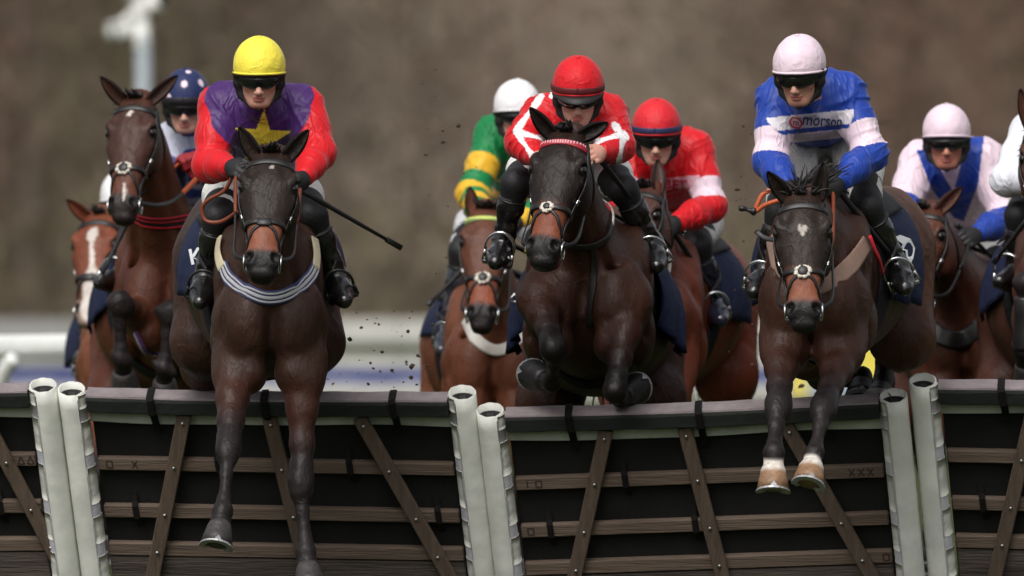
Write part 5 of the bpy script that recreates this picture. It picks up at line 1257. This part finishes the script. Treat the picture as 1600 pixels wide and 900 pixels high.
def silk6(I):
    C = np.tile(RED, (len(I['V']), 1)); r, t = I['reg'], I['t']; C = np.where((((r == 1) | (r == 3)) & (t > .60) & (t < .96))[:, None], PINK*1.03, C)
    yy = I['py']+(I['px']-1045)*.10; return np.where(((r == 0) & I['face'] & (I['front'] > 0) & (yy > 278) & (yy < 297))[:, None], L3(224, 176, 190), C)
R6 = rider(dict(label='jockey in red silks with white armband and chest lettering, red cap with navy band', fine=1.0, glossglove=1, bulk=1.1, arm=1.06,
    j=dict(head=(1026, 210, .10), neck=(1040, 250, .30), shL=(986, 240, .34), shR=(1086, 238, .36), elL=(974, 318, .22), elR=(1110, 322, .24), haL=(1002, 348, .0), haR=(1048, 352, .0), hip=(1060, 318, .82),
           knL=(1000, 380, 0.34), knR=(1090, 384, 0.34), anL=(986, 460, 0.38), anR=(1110, 468, 0.44), toL=(972, 494, 0.22), toR=(1126, 500, 0.30)),
    look=(-.06, -1, -.36), cap=plain(L3(206, 34, 44)), silk=silk6, band=(44, 46, 84), bootc=(30, 32, 46)), H6)
def silk8(I):
    C = np.tile(PINK*1.0, (len(I['V']), 1)); r, t = I['reg'], I['t']; x, y = I['px'], I['py']
    C = np.where((((r == 2) | (r == 4)) & (t > .02) | (((r == 1) | (r == 3)) & (t > .93)))[:, None], BLUE, C); m = (r == 0) & I['face']
    v = in_poly(x, y, [(1432, 235), (1450, 232), (1490, 300), (1512, 214), (1538, 212), (1528, 290), (1506, 346), (1490, 340), (1456, 296)]); return np.where((v & m)[:, None], BLUE, C)
R8 = rider(dict(skin=(186, 124, 104), label='jockey in pale pink silks with blue V and blue cuffs, pink cap', fine=1.0, bulk=1.12, arm=1.08,
    j=dict(head=(1479, 218, .16), neck=(1486, 262, .34), shL=(1436, 256, .38), shR=(1540, 252, .38), elL=(1412, 320, .24), elR=(1570, 342, .26), haL=(1462, 372, -.02), haR=(1518, 370, -.02), hip=(1504, 352, .86),
           knL=(1446, 430, 0.34), knR=(1566, 430, 0.34), anL=(1420, 530, 0.40), anR=(1590, 530, 0.42), toL=(1404, 572, 0.24), toR=(1604, 566, 0.26)),
    look=(-.04, -1, -.2), cap=plain(PINK), silk=silk8), H8)
R9 = rider(dict(label='jockey cut off by right edge, only white sleeve, black boot and knee showing', fine=1.3, glove=(22, 21, 22),
    j=dict(head=(1664, 150, .22), neck=(1666, 194, .36), shL=(1608, 206, .40), shR=(1724, 206, .40), elL=(1574, 282, .26), elR=(1752, 282, .26), haL=(1640, 282, .0), haR=(1692, 282, .0), hip=(1668, 300, .84),
           knL=(1592, 336, 0.32), knR=(1746, 336, 0.32), anL=(1590, 420, 0.40), anR=(1760, 420, 0.40), toL=(1562, 440, 0.20), toR=(1784, 440, 0.20)),
    look=(0, -1, -.2), cap=plain(WHITE), silk=lambda I: np.where((I['reg'] == 0)[:, None], L3(30, 30, 32), L3(226, 228, 236))), H9)
# ------------------------------------------------------------------ bridles, reins, breast girths, number cloths, whips
def cm(n, c, r=.7): return mat('web_'+n, lin(*c), rough=r, spec=.25, noise=(30, .88, 1.08), bump=((170, .15, 2),))
M_ORANGE = mat('rein_grip', lin(186, 88, 48), rough=.6, noise=(50, .85, 1.1), bump=((150, .25, 2),))
for H, b in ((H3, dict()), (H5, dict(brow=('red', (150, 22, 36), (214, 150, 160)), pad=.6)), (H7, dict(pad=.82)), (H2, dict(pad=.85)), (H1, dict()), (H4, dict(brow=('lime', (92, 112, 60), (214, 226, 120)), pad=.85)), (H6, dict()), (H8, dict()), (H9, dict())):
    bridle(H, b)
for H, Rr, tan in ((H3, R3, M_BROWNL), (H5, R5, M_LEATHER), (H7, R7, M_ORANGE), (H2, R2, M_ORANGE), (H1, R1, M_LEATHER), (H4, R4, M_LEATHER), (H6, R6, M_LEATHER), (H8, R8, M_LEATHER), (H9, R9, M_LEATHER)):
    for s in 'LR': rein(H, H.bitL if s == 'L' else H.bitR, Rr.j['ha'+s], .05, None, tan, -1 if s == 'L' else 1)
    saddlery(H, dict(cloth_b=.47, flare=.08 if H is H5 else .045 if H is H7 else .0 if H is H4 else .02, cloth_a=118 if H in (H5, H7) else 84 if H is H4 else 106))
# loops of spare rein
cable([R3.j['haL']+A(.0, -.02, .0), P(352, 296, -.98), P(326, 312, -.95), P(316, 326, -.93), P(322, 345, -.93), P(346, 346, -.95), P(372, 330, -1.0)], .0085, M_BROWNL, 'rein_loop', H3.root)
cable([R7.j['haL'], P(1215, 297, -1.12), P(1194, 302, -1.12), P(1184, 318, -1.12), P(1181, 330, -1.12), P(1196, 320, -1.14), P(1222, 311, -1.16)], .0095, M_ORANGE, 'rein_loop', H7.root)
q = MB(); q.tube(crom([P(1154, 326, -1.12), P(1162, 326, -1.12), P(1172, 329, -1.12), P(1182, 331, -1.12)], 3), [.006, .011, .013, .012, .008, .007, .010, .016, .018, .012], 8); q.put('rein_knot', M_LEATHER, H7.root)
q = MB(); q.ribbon(crom([P(1181, 361, -1.25), P(1196, 372, -1.28), P(1222, 376, -1.32)], 5), [A(0, -1, .2)]*11, .02, .004); q.put('blinker_strap', M_LEATHER, H7.root)
# breast girths
strap_obj(H3, [(350, 414), (360, 440), (388, 459), (422, 466), (456, 459), (482, 438), (492, 414)], .058, cm('navy', (52, 58, 92)), 'breast_girth', [(-.017, .008, cm('pale', (170, 170, 172))), (0, .013, cm('pale', (170, 170, 172))), (.017, .008, cm('pale', (170, 170, 172)))])
for pts in ([(350, 420), (343, 396), (347, 372)], [(490, 420), (492, 398), (488, 374)]): strap_obj(H3, pts, .045, cm('cream', (196, 184, 156)), 'girth_end', off=.010)
strap_obj(H7, [(1207, 372), (1213, 400), (1228, 428), (1262, 450), (1300, 441), (1330, 414), (1352, 380)], .070, cm('taupe', (142, 116, 104)), 'breast_girth')
strap_obj(H7, [(1349, 372), (1358, 400), (1369, 428)], .020, cm('scarlet', (196, 34, 48)), 'girth_strap', off=.03)
strap_obj(H5, [(924, 384), (928, 415), (927, 455), (922, 508)], .030, M_LEATHER, 'breastplate_strap')
strap_obj(H5, [(868, 372), (892, 380), (924, 384), (946, 372), (952, 350)], .030, M_LEATHER, 'breastplate', off=.010)
strap_obj(H5, [(952, 352), (951, 325), (944, 300), (936, 280)], .016, cm('white', (222, 218, 210)), 'breastplate_side', off=.012)
strap_obj(H5, [(812, 392), (820, 365), (832, 338)], .018, cm('gold', (190, 152, 62)), 'breastplate_side', off=.012)
strap_obj(H2, [(206, 334), (226, 344), (258, 347), (290, 344), (312, 330)], .058, cm('black', (34, 28, 30)), 'breast_girth', [(-.024, .006, cm('scarlet', (196, 34, 48))), (-.006, .004, cm('scarlet', (196, 34, 48))), (.022, .006, cm('scarlet', (196, 34, 48)))])
strap_obj(H2, [(212, 516), (222, 534), (244, 552), (280, 556), (326, 532)], .026, cm('purple', (88, 58, 104)), 'martingale_girth', [(.008, .007, cm('pale', (204, 204, 206)))])
strap_obj(H1, [(148, 528), (156, 546), (176, 562), (205, 568), (236, 556)], .050, cm('cream', (196, 184, 156)), 'breast_girth')
strap_obj(H4, [(728, 500), (738, 522), (756, 541), (778, 548), (802, 541), (820, 520), (828, 500)], .050, cm('white', (222, 218, 210)), 'breast_girth')
strap_obj(H8, [(1448, 500), (1462, 522), (1494, 534), (1524, 520), (1548, 488), (1560, 460)], .078, M_LEATHER, 'breast_girth')
strap_obj(H9, [(1620, 360), (1640, 380), (1672, 390), (1704, 380), (1722, 360)], .06, M_LEATHER, 'breast_girth')
cable([P(1012, 366, 2.15), P(1032, 378, 2.1), P(1046, 408, 2.06), P(1040, 450, 2.08), P(1028, 502, 2.15)], .008, cm('white', (222, 218, 210)), 'breastplate_side', H6.root)
q = MB(); K_, F_ = H9.fl[0][1], H9.fl[0][2]; q.tube([K_+(F_-K_)*t for t in (.22, .26, .5, .75, .95, 1.0)], [.046, .052, .046, .045, .054, .050], 14); q.put('brushing_boot', M_LEATHER, H9.root)
# printed number cloths
M_PRINT = mat('cloth_print', lin(226, 228, 230), rough=.8)
def on_cloth(H, outline, name='cloth_mark'): return poly_px(outline, H.clothbvh, M_PRINT, name, H.cloth, .008)
on_cloth(H7, [(1394, 372), (1404, 368), (1420, 374), (1427, 388), (1424, 404), (1417, 420), (1411, 424), (1414, 404), (1412, 392), (1404, 390), (1408, 382)], 'cloth_number')
text_px('ND', 21, 797, 466, .12, H5.clothbvh, M_PRINT, 'cloth_lettering', H5.cloth, .008, bold=.02)
text_px('K', 34, 309, 402, -.2, H3.clothbvh, M_PRINT, 'cloth_lettering', H3.cloth, .008, bold=.02)
text_px('7', 36, 1118, 462, .2, H6.clothbvh, M_PRINT, 'cloth_number', H6.cloth, .008, bold=.02)
# lettering on the silks
text_px('morson', 26, 1286, 188, .09, R7.bvh, mat('print_slate', lin(58, 66, 104), rough=.7), 'lettering', R7.silk, .006, fit=62, bold=.012)
text_px('m', 15, 1243, 191, .05, R7.bvh, mat('print_crimson', lin(176, 34, 62), rough=.7), 'emblem_letter', R7.silk, .007, bold=.02)
b = MB(); V = []; k = 24
for i in range(k):
    a = 2*math.pi*i/k
    for r_ in (11.5, 8.6):
        hh = cast_px(R7.bvh, 1243+r_*math.cos(a)*(1+.05*math.cos(6*a)), 191+r_*.82*math.sin(a)*(1+.05*math.cos(6*a)), .006); V.append(hh[0] if hh else P(1243, 191, -.9))
b.add(V, [(2*i, 2*((i+1) % k), 2*((i+1) % k)+1, 2*i+1) for i in range(k)]); b.put('emblem_ring', MATS['print_crimson'], R7.silk, False)
text_px('GSBET', 21, 1042, 287, .09, R6.bvh, mat('print_crimson', lin(176, 34, 62), rough=.7), 'lettering', R6.silk, .006, fit=64, bold=.02)
# whips
whip(P(468, 296, -1.02), P(628, 388, -.55), 'long black whip pointing down right from the yellow-capped jockey', R3)
whip(P(934, 244, .05), P(1046, 388, .75), 'black whip with pale band along the near-black horse\'s shoulder', R5, (.28, .42))
whip(P(1048, 356, 2.4), P(1140, 494, 2.9), 'black whip lying along the red-bay horse\'s saddle cloth', R6)
whip(P(1304, 290, -1.05), P(1426, 440, -.6), 'black whip slanting across the blue jockey\'s saddle', R7)
whip(P(726, 418, 4.5), P(668, 478, 4.4), 'short black whip beside the green and yellow jockey\'s horse', R4)
whip(P(196, 352, 3.3), P(154, 442, 3.2), 'black whip hanging below the high-headed bay\'s muzzle', R2)
whip(P(1496, 352, 3.2), P(1558, 408, 3.5), 'black whip in the gloved hand of the pink-shirted jockey', R8)
whip(P(1606, 342, 1.8), P(1552, 412, 2.0), 'black whip at the right edge, beside the white-sleeved jockey', R9)
# flying divots
def clods():
    r = np.random.default_rng(11); V = []; F = []; n = 0; phi = (1+5**.5)/2
    ico = np.array([(-1, phi, 0), (1, phi, 0), (-1, -phi, 0), (1, -phi, 0), (0, -1, phi), (0, 1, phi), (0, -1, -phi), (0, 1, -phi), (phi, 0, -1), (phi, 0, 1), (-phi, 0, -1), (-phi, 0, 1)])/1.9
    tri = np.array([(0, 11, 5), (0, 5, 1), (0, 1, 7), (0, 7, 10), (0, 10, 11), (1, 5, 9), (5, 11, 4), (11, 10, 2), (10, 7, 6), (7, 1, 8), (3, 9, 4), (3, 4, 2), (3, 2, 6), (3, 6, 8), (3, 8, 9), (4, 9, 5), (2, 4, 11), (6, 2, 10), (8, 6, 7), (9, 8, 1)])
    big = [(592, 507), (638, 518), (547, 530), (597, 550), (635, 566), (643, 573), (594, 580), (520, 600), (579, 567), (651, 601), (643, 590), (665, 242), (692, 222), (692, 204), (697, 402), (716, 196), (1162, 197), (1172, 418), (1176, 508), (1175, 570), (1152, 296), (530, 546), (575, 600), (612, 579), (653, 556), (694, 500), (676, 507), (1252, 604)]
    pos = [(x, y, r.uniform(.006, .011)) for x, y in big]
    pos += [(r.uniform(500, 705), r.uniform(478, 610), r.uniform(.0015, .005)) for _ in range(70)]+[(r.uniform(600, 780), r.uniform(60, 480), r.uniform(.0015, .004)) for _ in range(36)]
    pos += [(r.uniform(1130, 1200), r.uniform(140, 600), r.uniform(.0015, .004)) for _ in range(30)]+[(r.uniform(1220, 1300), r.uniform(560, 612), r.uniform(.002, .004)) for _ in range(12)]
    for x, y, s in pos:
        c = P(x, y, r.uniform(-.6, 2.2)); v = ico*s*r.uniform(.55, 1.4, (12, 1))*np.array((r.uniform(.7, 1.6), 1, r.uniform(.6, 1.2)))+c; V.append(v); F.append(tri+n); n += 12
    o = put('flying_turf', np.vstack(V), np.vstack(F), mat('mud', lin(66, 54, 42), rough=.95, noise=(60, .6, 1.3)), None, False)
    tag(o, 'scattered specks of mud and turf flying between the horses', 'turf clods', kind='stuff')
clods()
